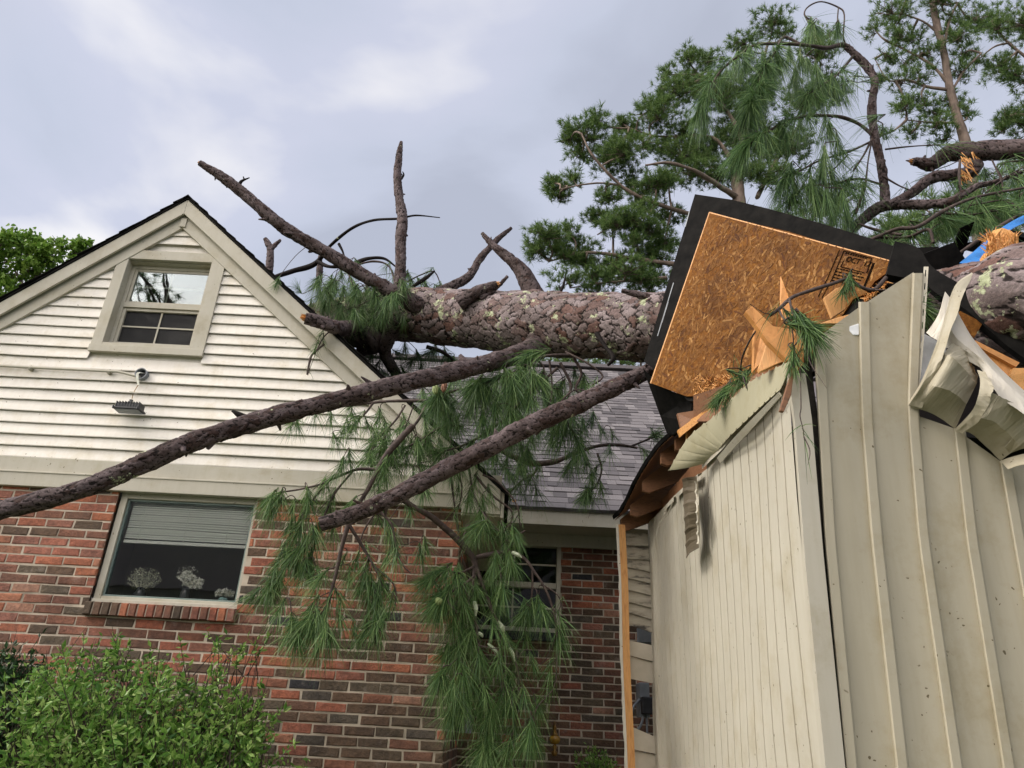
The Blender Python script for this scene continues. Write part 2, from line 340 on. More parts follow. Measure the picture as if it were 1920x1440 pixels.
def glassmat(name, refl, tint=(.9, .95, .93)):
    m, t, b = mat(name); t.nodes.remove(b); o = t.nodes['Material Output']
    tr = nd(t, 'ShaderNodeBsdfTransparent'); tr.inputs[0].default_value = (*tint, 1); gl = nd(t, 'ShaderNodeBsdfGlossy'); gl.inputs['Roughness'].default_value = .015
    gl.inputs[0].default_value = (.78, .82, .84, 1)
    fr = nd(t, 'ShaderNodeFresnel'); fr.inputs[0].default_value = 1.5; a = nd(t, 'ShaderNodeMath', operation='ADD'); a.use_clamp = True
    t.links.new(fr.outputs[0], a.inputs[0]); a.inputs[1].default_value = refl
    bp = nd(t, 'ShaderNodeBump'); bp.inputs['Strength'].default_value = .025; bp.inputs['Distance'].default_value = .02; t.links.new(noise(t, 3, 2), bp.inputs['Height']); t.links.new(bp.outputs[0], gl.inputs['Normal'])
    ms = nd(t, 'ShaderNodeMixShader'); t.links.new(a.outputs[0], ms.inputs[0]); t.links.new(tr.outputs[0], ms.inputs[1]); t.links.new(gl.outputs[0], ms.inputs[2]); t.links.new(ms.outputs[0], o.inputs[0])
    return m
GLASS = glassmat('window_glass', .012, (1, 1, 1)); GLASSUP = glassmat('coated_glass', .10)
def screenmat():
    m, t, b = mat('insect_screen'); b.inputs['Base Color'].default_value = (.014, .014, .015, 1); b.inputs['Roughness'].default_value = .8
    tr = nd(t, 'ShaderNodeBsdfTransparent'); ms = nd(t, 'ShaderNodeMixShader'); ms.inputs[0].default_value = .62; o = t.nodes['Material Output']
    t.links.new(tr.outputs[0], ms.inputs[1]); t.links.new(b.outputs[0], ms.inputs[2]); t.links.new(ms.outputs[0], o.inputs[0]); return m
SCREEN = screenmat()
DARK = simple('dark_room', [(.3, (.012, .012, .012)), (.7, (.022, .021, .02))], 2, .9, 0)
ROOM = simple('dim_plaster', [(.3, (.40, .39, .37)), (.7, (.50, .49, .46))], 2, .9, 0)
BLIND = simple('blind_slat', [(.3, (.80, .84, .74)), (.7, (.86, .89, .79))], 3, .5, 0)
METAL = simple('black_metal', [(.3, (.012, .013, .016)), (.7, (.03, .032, .038))], 20, .45, .1, .002)
GREYM = simple('grey_metal', [(.3, (.16, .18, .20)), (.7, (.26, .28, .31))], 6, .5, .1, .003)
BRASS = simple('aged_brass', [(.3, (.10, .055, .012)), (.7, (.34, .19, .04))], 25, .4, .2, .003, metallic=.6)
BLUE = simple('blue_tarp', [(.3, (.01, .11, .36)), (.7, (.02, .21, .60))], 9, .45, .6, .02)
WHITE = simple('white_petal', [(.3, (.80, .80, .68)), (.7, (.92, .92, .84))], 30, .6, .2, .003)
PALEG = simple('pale_sprig', [(.3, (.55, .56, .40)), (.7, (.85, .85, .68))], 30, .7, 0)
TEAL = simple('teal_ceramic', [(.3, (.28, .50, .48)), (.7, (.40, .62, .58))], 5, .3, 0)
VASEM = simple('smoky_vase', [(.3, (.05, .055, .055)), (.7, (.10, .11, .11))], 5, .15, 0)
INK = simple('black_ink', [(.3, (.006, .004, .003)), (.7, (.014, .009, .006))], 40, .95, 0, spec=0)
SOIL = simple('ground_soil', [(.3, (.03, .045, .014)), (.5, (.06, .085, .03)), (.7, (.10, .075, .045))], 3, .95, .8, .05)
OLDP = simple('weathered_paint', [(.36, (.05, .045, .04)), (.46, (.34, .31, .25)), (.75, (.50, .465, .38))], 5, .75, .5, .01, (1, 1, 3))
CONE = simple('cone_scales', [(.3, (.14, .06, .035)), (.7, (.30, .15, .09))], 60, .7, .8, .005)
GCONE = simple('green_cone', [(.3, (.16, .22, .07)), (.7, (.32, .38, .16))], 60, .6, .8, .005)
LICH = simple('lichen', [(.3, (.30, .35, .22)), (.7, (.58, .62, .48))], 40, .9, .8, .006)
FOAM = simple('torn_foam_board', [(.3, (.60, .62, .64)), (.7, (.84, .86, .88))], 12, .6, .4, .008)
AMBER = simple('amber_glass', [(.3, (.20, .10, .015)), (.7, (.50, .30, .04))], 20, .2, 0)

# ------------------------------------------------------------------ ground
mb = MB(); g = 70; xs = np.linspace(-1, 1, g); xs = np.sign(xs)*np.abs(xs)**3*900
GX, GY = np.meshgrid(xs, xs, indexing='ij'); GZ = .03*np.sin(GX*1.3)*np.cos(GY*1.1)
ii = np.arange(g*g).reshape(g, g)
mb.add(np.stack([GX, GY, GZ], -1).reshape(-1, 3), np.stack([ii[:-1, :-1], ii[1:, :-1], ii[1:, 1:], ii[:-1, 1:]], -1).reshape(-1, 4).tolist())
tag(mb.build('ground', SOIL, smooth=True), kind='structure')

# ------------------------------------------------------------------ house
house = thing('house', (0, 0, 0), 'red brick house with cream lap siding gable and grey shingle roof', 'house')
YF = 6.0; XR = -.36; XL = -7.4; YR = 8.2; ZB = 3.33
def wx(px, py, Y=YF): return P(px, py, Y)[0]
def wz(px, py, Y=YF): return P(px, py, Y)[2]
# openings
UW = dict(x0=-3.685, x1=-2.89, z0=4.695, z1=5.575)
LWo = (np.mean([wx(220, 915), wx(173, 1127)]), np.mean([wx(447, 1143), wx(480, 940)]), wz(300, 1135), 3.40)
RWo = (P(874, 1100, YR)[0], P(1051, 1080, YR)[0], P(960, 1183, YR)[2], P(1000, 1017, YR)[2])
BH, BLn, MJ = .0735, .212, .0135   # course height, brick length, joint
def bricks(name, a0, a1, z0, z1, put, holes=(), prob=None):
    mb = MB(); rows = int((z1-z0)/BH)+1; L_ = BLn+MJ
    for r in range(rows):
        zb = z0+r*BH; zt = min(zb+BH-MJ, z1)
        if zt-zb < .02: continue
        a = a0-L_*(.5 if r % 2 else 0)-random.random()*.01
        while a < a1:
            b = a+BLn+random.uniform(-.006, .006)
            segs = [(max(a, a0), min(b, a1))]
            for hx0, hx1, hz0, hz1 in holes:
                if zt > hz0 and zb < hz1:
                    ns = []
                    for s0, s1 in segs:
                        if s1 <= hx0 or s0 >= hx1: ns.append((s0, s1))
                        else:
                            if s0 < hx0: ns.append((s0, hx0))
                            if s1 > hx1: ns.append((hx1, s1))
                    segs = ns
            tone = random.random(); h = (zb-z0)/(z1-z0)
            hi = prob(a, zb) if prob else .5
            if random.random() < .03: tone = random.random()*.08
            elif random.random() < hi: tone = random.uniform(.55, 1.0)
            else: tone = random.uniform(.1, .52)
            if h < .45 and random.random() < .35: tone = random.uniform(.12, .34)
            for s0, s1 in segs:
                if s1-s0 < .03: continue
                d0 = random.uniform(.003, .007); c = .006; j = lambda: random.uniform(-.004, .004)
                fr = [(s0+c+j(), zb+c+j()), (s1-c+j(), zb+c+j()), (s1-c+j(), zt-c+j()), (s0+c+j(), zt-c+j())]
                bk = [(s0+j(), zb+j()), (s1+j(), zb+j()), (s1+j(), zt+j()), (s0+j(), zt+j())]
                v = [put(u, z, d0+random.uniform(-.002, .002)) for u, z in fr]+[put(u, z, d0*.35) for u, z in bk]+[put(u, z, -.02) for u, z in bk]
                mb.add(v, [(0,1,2,3),(4,5,1,0),(5,6,2,1),(6,7,3,2),(7,4,0,3),(8,9,5,4),(9,10,6,5),(10,11,7,6),(11,8,4,7)], 0, tone=tone)
            a += L_
    return mb
def wallsheet(mb, a0, a1, z0, z1, put, holes, m):
    xs_ = sorted({a0, a1, *[h for q in holes for h in q[:2]]}); zs_ = sorted({z0, z1, *[min(h, z1) for q in holes for h in q[2:]]})
    for i in range(len(xs_)-1):
        for k in range(len(zs_)-1):
            xc = (xs_[i]+xs_[i+1])/2; zc = (zs_[k]+zs_[k+1])/2
            if any(h[0] < xc < h[1] and h[2] < zc < h[3] for h in holes): continue
            mb.add([put(xs_[i], zs_[k], 0), put(xs_[i+1], zs_[k], 0), put(xs_[i+1], zs_[k+1], 0), put(xs_[i], zs_[k+1], 0)], [(0,1,2,3)], m)
fput = lambda u, z, d: (u, YF-d, z)
sput = lambda u, z, d: (XR+d, u, z)
rput = lambda u, z, d: (u, YR-d, z)
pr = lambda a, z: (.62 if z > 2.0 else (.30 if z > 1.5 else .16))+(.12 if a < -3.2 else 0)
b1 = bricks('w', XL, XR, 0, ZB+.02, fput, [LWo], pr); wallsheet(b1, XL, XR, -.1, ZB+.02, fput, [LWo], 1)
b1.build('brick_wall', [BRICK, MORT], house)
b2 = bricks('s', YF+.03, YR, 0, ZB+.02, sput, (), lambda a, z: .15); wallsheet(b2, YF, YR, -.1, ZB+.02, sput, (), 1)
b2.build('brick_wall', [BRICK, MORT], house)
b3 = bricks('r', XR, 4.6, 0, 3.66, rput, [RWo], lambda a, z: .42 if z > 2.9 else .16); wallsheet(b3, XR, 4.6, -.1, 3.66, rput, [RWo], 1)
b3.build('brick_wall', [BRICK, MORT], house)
# gable: rake lines in the facade plane (outer edge)
AP = P(352, 374, 5.9); LS = P(0, 566, 5.9); RS = P(754, 747, 5.9)
mL = (AP[2]-LS[2])/(AP[0]-LS[0]); mR = (AP[2]-RS[2])/(RS[0]-AP[0])
def rz(x, off=0): return AP[2]-off-(mL*(AP[0]-x) if x < AP[0] else mR*(x-AP[0]))
def rxl(z, off=0): return AP[0]-(AP[2]-off-z)/mL
def rxr(z, off=0): return AP[0]+(AP[2]-off-z)/mR
ZS0 = ZB+.25
mb = MB(); CO = .1045; z = ZS0; k = 0
holes = (UW['x0']-.09, UW['x1']+.12, UW['z0']-.09, UW['z1']+.10)
def course(xa, xb, z0, z1, lift=0, top=True):
    if xb-xa < .03: return
    if top and xb-xa > 1.2 and random.random() < .8:
        xj = random.uniform(xa+.3, xb-.3); course(xa, xj, z0, z1, 0, False); course(xj-.03, xb, z0-.0006, z1, .0035, False); return
    n = max(2, int((xb-xa)/.12)); xs_ = np.linspace(xa, xb, n); v = []
    ph = random.random()*9
    for x_ in xs_:
        dz = .0035*math.sin(x_*1.1+z0)+.0018*math.sin(x_*3.7+ph); do = .002*math.sin(x_*2.3+ph)+lift
        v += [(x_, YF-.0255-do, z0+.022+dz), (x_, YF-.0275-do, z0+.001+dz), (x_, YF-.0305-do, z0+dz), (x_, YF-.0315-do, z0+.008+dz), (x_, YF-.008, z1+.018+dz)]
    f = []
    for i in range(n-1):
        for q in range(4): a_ = i*5+q; f.append((a_, a_+5, a_+6, a_+1))
    mb.add(v, f)
while z < AP[2]-.3:
    z1 = z+CO; xa = max(XL, rxl(z, .15)); xb = min(XR-.0, rxr(z, .15))
    if z1 > holes[2] and z < holes[3]:
        course(xa, holes[0], z, z1); course(holes[1], xb, z, z1)
    else: course(xa, xb, z, z1)
    z = z1
# plain sheathing behind the laps
zt = AP[2]-.05
wallpoly = MB()
def sheath(mbx, pts, m=0): mbx.add([(a, YF+.004, b) for a, b in pts], [tuple(range(len(pts)))], m)
U = UW
sheath(mb, [(rxl(ZB, .05), ZB), (U['x0'], ZB), (U['x0'], rz(U['x0'], .05))])
sheath(mb, [(U['x1'], ZB), (XR, ZB), (XR, rz(XR, .05)), (U['x1'], rz(U['x1'], .05))])
sheath(mb, [(U['x0'], ZB), (U['x1'], ZB), (U['x1'], U['z0']), (U['x0'], U['z0'])])
sheath(mb, [(U['x0'], U['z1']), (U['x1'], U['z1']), (U['x1'], rz(U['x1'], .05)), (AP[0], zt), (U['x0'], rz(U['x0'], .05))])
sid = mb.build('siding', SID, house, smooth=False)
# boards along the foot of the gable
mb = MB(); mb.box(XL, XR+.01, YF-.045, YF+.0, ZB, ZB+.125); mb.box(XL, XR+.005, YF-.032, YF+.0, ZB+.126, ZB+.252)
mb.box(XL, XR+.012, YF-.052, YF+.0, ZB+.112, ZB+.128)
mb.build('frieze_board', TRIM, house, bevel=.004)
def rake(y0, y1, o0, o1, mb, xl=XL-.2, xr=None):
    xr = xr if xr is not None else .0
    for side in (0, 1):
        if side == 0: q = [(xl, rz(xl, o0)), (AP[0], AP[2]-o0), (AP[0], AP[2]-o1), (xl, rz(xl, o1))]
        else: q = [(AP[0], AP[2]-o0), (xr, rz(xr, o0)), (xr, rz(xr, o1)), (AP[0], AP[2]-o1)]
        mb.prism([(a, y0, b) for a, b in q], (0, y1-y0, 0))
mb = MB(); rake(5.905, 5.93, 0.0, .165, mb, xr=-.05); mb.build('rake_fascia', TRIM, house, bevel=.004)
mb = MB(); rake(5.949, 5.976, .10, .305, mb, xr=-.30)
mb.box(AP[0]-.03, AP[0]+.03, 5.935, 5.957, AP[2]-.30, AP[2]-.20)
mb.build('rake_frieze', TRIM, house, bevel=.004)
mb = MB(); rake(5.93, 5.999, .085, .1, mb, xr=-.05); mb.build('rake_soffit', TRIM, house)
# wing roof with ragged shingle edge
mb = MB(); YB = 10.4
for side in (0, 1):
    ex = XL-.3 if side == 0 else .02
    q = [(ex, rz(ex, -.004)), (AP[0], AP[2]+.004), (AP[0], AP[2]+.03), (ex, rz(ex, -.03))]
    mb.prism([(a, 5.895, b) for a, b in q], (0, YB-5.895, 0))
    sl_ = math.hypot(ex-AP[0], rz(ex)-AP[2]); nC = int(sl_/.14)
    for i in range(nC):
        t0 = i/nC; t1 = (i+1.15)/nC; ov = random.uniform(.0, .02); th = random.uniform(.006, .014)
        a0 = AP[0]+(ex-AP[0])*t0; a1_ = AP[0]+(ex-AP[0])*min(t1, 1)
        q = [(a0, rz(a0, -.031)), (a1_, rz(a1_, -.031-th)), (a1_, rz(a1_, -.033-th-.006)), (a0, rz(a0, -.036))]
        mb.prism([(a, 5.885-ov, b) for a, b in q], (0, YB-5.9, 0))
mb.prism([(AP[0]-.09, 5.88, AP[2]-.055), (AP[0], 5.88, AP[2]+.03), (AP[0]+.09, 5.88, AP[2]-.055), (AP[0]+.09, 5.88, AP[2]-.035), (AP[0], 5.88, AP[2]+.048), (AP[0]-.09, 5.88, AP[2]-.035)], (0, YB-5.9, 0))
mb.build('roof', [BLK], house)
# eave of the wing on its right side, and the eave of the recessed wall
mb = MB()
ez = rz(-.02, .0)
mb.box(-.04, -.015, 5.93, 7.72, ez-.20, ez+.03); mb.box(XR, -.041, 5.96, 8.19, ez-.185, ez-.17)
mb.box(XR+.002, -.042, 5.94, 5.965, ez-.17, ez+.16)
E0 = P(1000, 967, 7.75); ze = 3.86
mb.build('eave_return', TRIM, house, bevel=.003)
mb = MB(); mb.box(-.01, 4.6, 7.70, 7.725, ze-.17, ze-.005); mb.box(-.01, 4.6, 7.726, 8.19, ze-.165, ze-.15)
mb.box(XR, 4.6, 8.10, 8.135, ze-.30, ze-.166)
mb.build('eave_fascia', TRIM, house, bevel=.004)
# main roof, shingled
mb = MB(); PIT = .86; y0r = 7.66; LR = 4.7; cth = math.cos(math.atan(PIT)); sth = math.sin(math.atan(PIT))
def rp(x, s, h): return (x, y0r+s*cth-h*sth, ze-.0+s*sth+h*cth)
TL_ = LR/cth
mb.add([rp(-9, 0, -.03), rp(7, 0, -.03), rp(7, TL_, -.03), rp(-9, TL_, -.03), rp(-9, 0, 0), rp(7, 0, 0), rp(7, TL_, 0), rp(-9, TL_, 0)], [(0,3,2,1),(4,5,6,7),(0,1,5,4),(2,3,7,6)])
nc = int(TL_/.142)
for i in range(nc):
    x = -4.0+random.random()*.2
    while x < 5.0:
        wd = random.choice((.11, .15, .19, .24)); hgt = random.choice((.004, .011)); g_ = .0015
        s0 = i*.142-.004+random.uniform(-.003, .003); s1 = s0+.155
        if hgt < .01 or True:
            a = [rp(x+g_, s0, .002), rp(x+wd-g_, s0, .002), rp(x+wd-g_, s1, .001), rp(x+g_, s1, .001), rp(x+g_, s0, .004+hgt), rp(x+wd-g_, s0, .004+hgt), rp(x+wd-g_, s1, .003), rp(x+g_, s1, .003)]
            mb.add(a, [(4,5,6,7),(0,1,5,4),(1,2,6,5),(3,0,4,7)])
        x += wd
mb.build('roof', SHIN, house)
mb = MB(); zr = rp(0, TL_, .02)
mb.box(-9, 7, zr[1]-.11, zr[1]+.11, zr[2]-.03, zr[2]+.035)
mb.prism([(-9, zr[1], zr[2]-.03), (-9, zr[1]+4.5, zr[2]-.03-4.5*PIT), (-9, zr[1]+4.5, 0), (-9, zr[1], 0)], (16, 0, 0))
mb.build('roof_ridge', SHIN, house)
# windows -----------------------------------------------------------
def room(mb, x0, x1, z0, z1, y0, y1):
    v = [(x, y, z) for x in (x0, x1) for y in (y0, y1) for z in (z0, z1)]
    mb.add(v, [(2,3,7,6),(0,1,3,2),(4,6,7,5),(0,2,6,4),(1,5,7,3)])
def ring(mb, x0, x1, z0, z1, w_, y0, y1, wl=None, wr=None, wb=None, wt=None):
    wl = w_ if wl is None else wl; wr = w_ if wr is None else wr; wb = w_ if wb is None else wb; wt = w_ if wt is None else wt
    mb.box(x0, x0+wl, y0, y1, z0, z1); mb.box(x1-wr, x1, y0, y1, z0, z1)
    mb.box(x0+wl+.0005, x1-wr-.0005, y0+.001, y1, z0, z0+wb); mb.box(x0+wl+.0005, x1-wr-.0005, y0+.001, y1, z1-wt, z1)
# upper (attic) window
x0, x1, z0, z1 = UW['x0'], UW['x1'], UW['z0'], UW['z1']
mb = MB(); ring(mb, x0-.095, x1+.125, z0-.105, z1+.11, .10, YF-.045, YF+.01, wb=.095, wr=.13)
mb.box(x0-.098, x1+.128, YF-.056, YF-.03, z0-.108, z0-.04)
win = mb.build('window', TRIM, house, bevel=.003)
mb = MB(); ring(mb, x0, x1, z0-.01, z1, .035, YF+.055, YF+.10); ring(mb, x0-.006, x1+.006, z0-.016, z1+.006, .006, YF-.005, YF+.12)
zm = z0+.49*(z1-z0)
mb.box(x0+.036, x1-.036, YF+.045, YF+.09, zm-.018, zm+.03)
ring(mb, x0+.036, x1-.036, z0+.026, zm-.019, .028, YF+.062, YF+.088); ring(mb, x0+.036, x1-.036, zm+.031, z1-.036, .026, YF+.066, YF+.09)
mb.build('frame', TRIM, house, bevel=.002).parent = win
mb = MB(); xm = (x0+x1)/2
for za, zb in ((z0+.06, zm-.045), (zm+.06, z1-.065)):
    mb.box(xm-.007, xm+.007, YF+.076, YF+.082, za-.01, zb+.01); zc = (za+zb)/2; mb.box(x0+.06, xm-.008, YF+.076, YF+.082, zc-.007, zc+.007); mb.box(xm+.008, x1-.06, YF+.076, YF+.082, zc-.007, zc+.007)
mb.build('muntin', TRIM, house).parent = win
mb = MB(); mb.box(x0+.05, x1-.05, YF+.072, YF+.075, zm+.05, z1-.05); mb.build('upper_pane', GLASSUP, house).parent = win
mb = MB(); mb.box(x0+.05, x1-.05, YF+.090, YF+.093, z0+.05, zm-.03); mb.build('lower_pane', GLASS, house).parent = win
mb = MB(); mb.box(x0+.05, x1-.05, YF+.084, YF+.086, z0+.04, zm-.02); mb.build('insect_screen', SCREEN, house).parent = win
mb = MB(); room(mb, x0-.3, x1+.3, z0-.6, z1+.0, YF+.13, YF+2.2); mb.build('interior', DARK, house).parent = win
# lower picture window
x0, x1, z0, z1 = LWo
mb = MB(); ring(mb, x0+.01, x1, z0, z1-.01, .055, YF+.03, YF+.10, wt=.10, wb=.055, wr=.03); mb.box(x0+.01, x1, YF+.03-.02, YF+.05, z0-.0, z0+.03)
win = mb.build('window', TRIM, house, bevel=.004); tag(win, 'wide picture window with half-lowered blind')
mb = MB(); ring(mb, x0+.066, x1-.031, z0+.056, z1-.111, .014, YF+.05, YF+.09); mb.build('frame', simple('sash_gasket', [(.3, (.10, .15, .14)), (.7, (.17, .22, .2))], 3, .5, 0), house).parent = win
mb = MB(); mb.box(x0+.07, x1-.035, YF+.062, YF+.066, z0+.06, z1-.11); mb.build('pane', GLASS, house).parent = win
mb = MB(); zbl = P(350, 1020, YF+.1)[2]; z_ = z1-.115; i = 0
while z_ > zbl+.02:
    tl = random.uniform(-.002, .002); n = 14; xs_ = np.linspace(x0+.09, x1-.05, n); v = []
    open_ = 8 <= i <= 12
    for x_ in xs_:
        u = (x_-x0)/(x1-x0); sag = (-.011*max(0, u-.35)*(i-7)/3 if open_ else 0); zz = z_+sag+tl
        v += [(x_, YF+.10, zz-.012), (x_, YF+.108, zz+.002), (x_, YF+.125, zz+.010)]
    mb.add(v, [f for k in range(n-1) for f in ((3*k, 3*k+3, 3*k+4, 3*k+1), (3*k+1, 3*k+4, 3*k+5, 3*k+2))])
    z_ -= .0185; i += 1
mb.box(x0+.09, x1-.05, YF+.10, YF+.125, zbl-.012, zbl+.012)
for u in (.18, .5, .8): xx = x0+(x1-x0)*u; mb.box(xx-.0015, xx+.0015, YF+.094, YF+.097, zbl, z1-.1)
mb.build('blind', BLIND, house).parent = win
mb = MB(); room(mb, x0-.4, x1+.5, z0-.35, z1+.15, YF+.15, YF+1.3); mb.box(x0-.4, x1+.5, YF+.12, YF+.30, z0+.02, z0+.05)
mb.build('interior', ROOM, house).parent = win
mb = MB(); n = 17; sx0 = P(157, 1138, YF-.04)[0]; sx1 = P(441, 1155, YF-.04)[0]; zt_ = z0-.002; st = (sx1-sx0)/n
for i in range(n):
    a = sx0+i*st+.005; b = sx0+(i+1)*st-.005; j = lambda: random.uniform(-.003, .003); c = .006
    zb = zt_-.098+j(); yf = YF-.055+j()
    v = [(a+c, yf, zb+c), (b-c, yf, zb+c+j()), (b-c, yf+j(), zt_-c), (a+c, yf, zt_-c), (a, yf+.012, zb), (b, yf+.012, zb), (b, yf+.012, zt_), (a, yf+.012, zt_), (a, YF+.05, zb), (b, YF+.05, zb), (b, YF+.05, zt_+.012), (a, YF+.05, zt_+.012)]
    tone = random.uniform(.12, .5) if i < 3 or random.random() < .25 else random.uniform(.55, .95)
    mb.add(v, [(0,1,2,3),(4,5,1,0),(5,6,2,1),(6,7,3,2),(7,4,0,3),(8,9,5,4),(9,10,6,5),(10,11,7,6),(11,8,4,7)], 0, tone=tone)
mb.box(sx0+.004, sx1-.004, YF-.040, YF+.04, zt_-.092, zt_-.006, 1)
mb.build('brick_sill', [BRICK, MORT], house).parent = win
# small recessed window
x0, x1, z0, z1 = RWo
mb = MB(); ring(mb, x0, x1, z0, z1, .045, YR-.02, YR+.08)
zm = P(1000, 1097, YR)[2]; mb.box(x0+.046, x1-.046, YR-.005, YR+.06, zm-.03, zm+.03)
win = mb.build('window', TRIM, house, bevel=.004); tag(win, 'small double-hung window behind hanging pine needles')
mb = MB()
for za, zb in ((z0+.046, zm-.031), (zm+.031, z1-.046)):
    for u in (.5,): xx = x0+(x1-x0)*u; mb.box(xx-.009, xx+.009, YR+.02, YR+.03, za, zb)
    zc = (za+zb)/2; mb.box(x0+.046, x1-.046, YR+.021, YR+.031, zc-.009, zc+.009)
mb.build('muntin', TRIM, house).parent = win
mb = MB(); mb.box(x0+.04, x1-.04, YR+.035, YR+.039, z0+.04, z1-.04); mb.build('pane', GLASS, house).parent = win
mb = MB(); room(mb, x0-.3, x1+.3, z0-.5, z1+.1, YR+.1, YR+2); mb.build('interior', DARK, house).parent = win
mb = MB(); mb.box(x0-.03, x1+.03, YR-.06, YR, z0-.09, z0-.005); mb.build('brick_sill', BRICK, house).parent = win

# flowers on the sill inside the picture window
def petalball(mb, c, r, n, sz, flat=.7):
    d = rdir(n); base = np.array(c)+d*np.array([1, .6, flat])*r*(rng.random(n)[:, None]**.35)
    blades(mb, base, rdir(n), np.full(n, sz), sz*.9, 0, seg=1)
ZI = LWo[2]+.05
def vase(name, px, py, label, cat, r, h, m):
    p = P(px, py, YF+.155); o = thing(name, (p[0], YF+.155, ZI), label, cat)
    mb = MB(); prof = [(r*.7, 0), (r, h*.35), (r*.8, h*.75), (r*.6, h), (r*.5, h*.99)]; n = 18; v = []; f = []
    for a, b in prof: v += [(p[0]+a*math.cos(t_), YF+.155+a*math.sin(t_), ZI+b) for t_ in np.linspace(0, 2*math.pi, n, endpoint=False)]
    for q in range(len(prof)-1): f += [(q*n+i, q*n+(i+1) % n, (q+1)*n+(i+1) % n, (q+1)*n+i) for i in range(n)]
    f.append(tuple(range(n-1, -1, -1))); mb.add(v, f); mb.build('vase', m, o, smooth=True); return o, p
o, p = vase('flower_vase', 268, 1090, 'dark vase with a round cloud of tiny pale flowers, leftmost in the picture window', 'vase', .05, .10, VASEM)
mb = MB(); petalball(mb, (p[0], YF+.165, ZI+.17), .135, 900, .009); mb.build('flowers', PALEG, o)
mb = MB()
for i in range(26):
    d = rdir(1)[0]*np.array([.10, .06, .07]); tube(mb, [(p[0], YF+.155, ZI+.06), (p[0]+d[0]*.6, YF+.155+d[1]*.5, ZI+.12), (p[0]+d[0], YF+.155+d[1], ZI+.18+d[2])], [.0015]*3, 3, cap=False)
mb.build('stems', PALEG, o)
o, p = vase('flower_vase', 352, 1090, 'bunch of white roses in a smoky glass vase in the middle of the picture window', 'vase', .045, .12, VASEM)
mb = MB(); petalball(mb, (p[0]-.02, YF+.155, ZI+.24), .08, 160, .009)
for dx, dz, rr in ((-.02, .22, .035), (.02, .19, .035), (-.05, .20, .03), (.06, .16, .035), (.0, .15, .03), (.09, .14, .03), (.04, .13, .025), (.10, .17, .022)):
    petalball(mb, (p[0]+dx, YF+.15, ZI+dz), rr, 90, .022)
mb.build('flowers', WHITE, o)
o, p = vase('flower_pot', 421, 1112, 'small teal pot of white blossoms at the right corner of the picture window', 'flower pot', .045, .055, TEAL)
mb = MB()
for dx, dz, rr in ((-.04, .085, .032), (.0, .095, .034), (.045, .085, .032)): petalball(mb, (p[0]+dx, YF+.15, ZI+dz), rr, 90, .022)
mb.build('flowers', WHITE, o)

# conduit, junction box, dangling floodlight
p = P(265, 702, YF-.05)
o = thing('electrical_conduit', p, 'thin cream conduit pipe along the gable siding ending in an open round junction box', 'conduit')
mb = MB(); tube(mb, [P(-60, 683, YF-.05), P(60, 689, YF-.05), P(200, 696, YF-.05), P(222, 697, YF-.052), P(262, 707, YF-.055)], [.0125]*5, 8, step=.05, wob=.0)
for q in ((58, 690), (205, 697)): c = P(*q, YF-.045); mb.box(c[0]-.012, c[0]+.012, YF-.06, YF-.02, c[2]-.02, c[2]+.02)
mb.build('pipe', TRIM, o, smooth=True)
mb = MB(); c = P(266, 702, YF-.05); R_ = .052; n = 20; v = []; f = []
for rr, yy in ((R_, YF-.02), (R_, YF-.075), (R_*.86, YF-.075), (R_*.86, YF-.03)):
    v += [(c[0]+rr*math.cos(t_), yy, c[2]+rr*math.sin(t_)) for t_ in np.linspace(0, 2*math.pi, n, endpoint=False)]
for q in range(3): f += [(q*n+i, q*n+(i+1) % n, (q+1)*n+(i+1) % n, (q+1)*n+i) for i in range(n)]
mb.add(v, f); mb.build('junction_box', GREYM, o, smooth=False)
mb = MB(); mb.add([(c[0]+R_*.86*math.cos(t_), YF-.032, c[2]+R_*.86*math.sin(t_)) for t_ in np.linspace(0, 2*math.pi, n, endpoint=False)], [tuple(range(n))])
mb.build('box_back', METAL, o)
mb = MB(); 
for k in range(4): tube(mb, [c+np.array([.01*k-.015, .01, .015]), c+np.array([.008*k-.02, -.035, .0]), c+np.array([-.02+.006*k, -.05, -.03]), P(258+k, 722, YF-.09)], [.0025]*4, 5, wob=0)
mb.build('wires', WHITE, o)
p = P(243, 762, YF-.12)
o = thing('floodlight', p, 'black finned floodlight dangling by its wires below the open junction box', 'floodlight')
mb = MB(); tube(mb, [P(259, 722, YF-.09), P(254, 730, YF-.11), P(250, 738, YF-.12), P(247, 750, YF-.12)], [.003]*4, 6, wob=0); mb.build('wire', BRASS, o)
mb = MB(); c = P(250, 735, YF-.12); n = 20
ti = np.linspace(0, 2*math.pi, n, endpoint=False); rr = .034
top = [c+np.array([math.cos(a)*rr, math.sin(a)*.026, math.sin(a)*.012-math.cos(a)*.008]) for a in ti]; mb.prism(top, (0, 0, -.009)); mb.build('canopy_plate', TRIM, o)
mb = MB(); cx, cy, cz = P(243, 762, YF-.14)
for s in range(9):
    u = -.095+s*.0236; hh = .030-.0007*abs(s-4); mb.box(cx+u, cx+u+.008, cy-.05, cy+.055, cz-.022, cz+hh)
mb.box(cx-.10, cx+.105, cy-.045, cy+.05, cz-.028, cz+.008); mb.box(cx-.11, cx+.118, cy-.062, cy+.065, cz-.042, cz-.027)
for s in (-.10, .10): mb.box(cx+s-.006, cx+s+.006, cy-.07, cy-.058, cz-.05, cz-.02)
mb.box(cx-.012, cx+.012, cy-.012, cy+.012, cz+.03, cz+.062)
mb.build('lamp_body', METAL, o, bevel=.003)
mb = MB(); mb.box(cx-.095, cx+.10, cy-.048, cy+.05, cz-.048, cz-.043); mb.build('lens', GREYM, o)

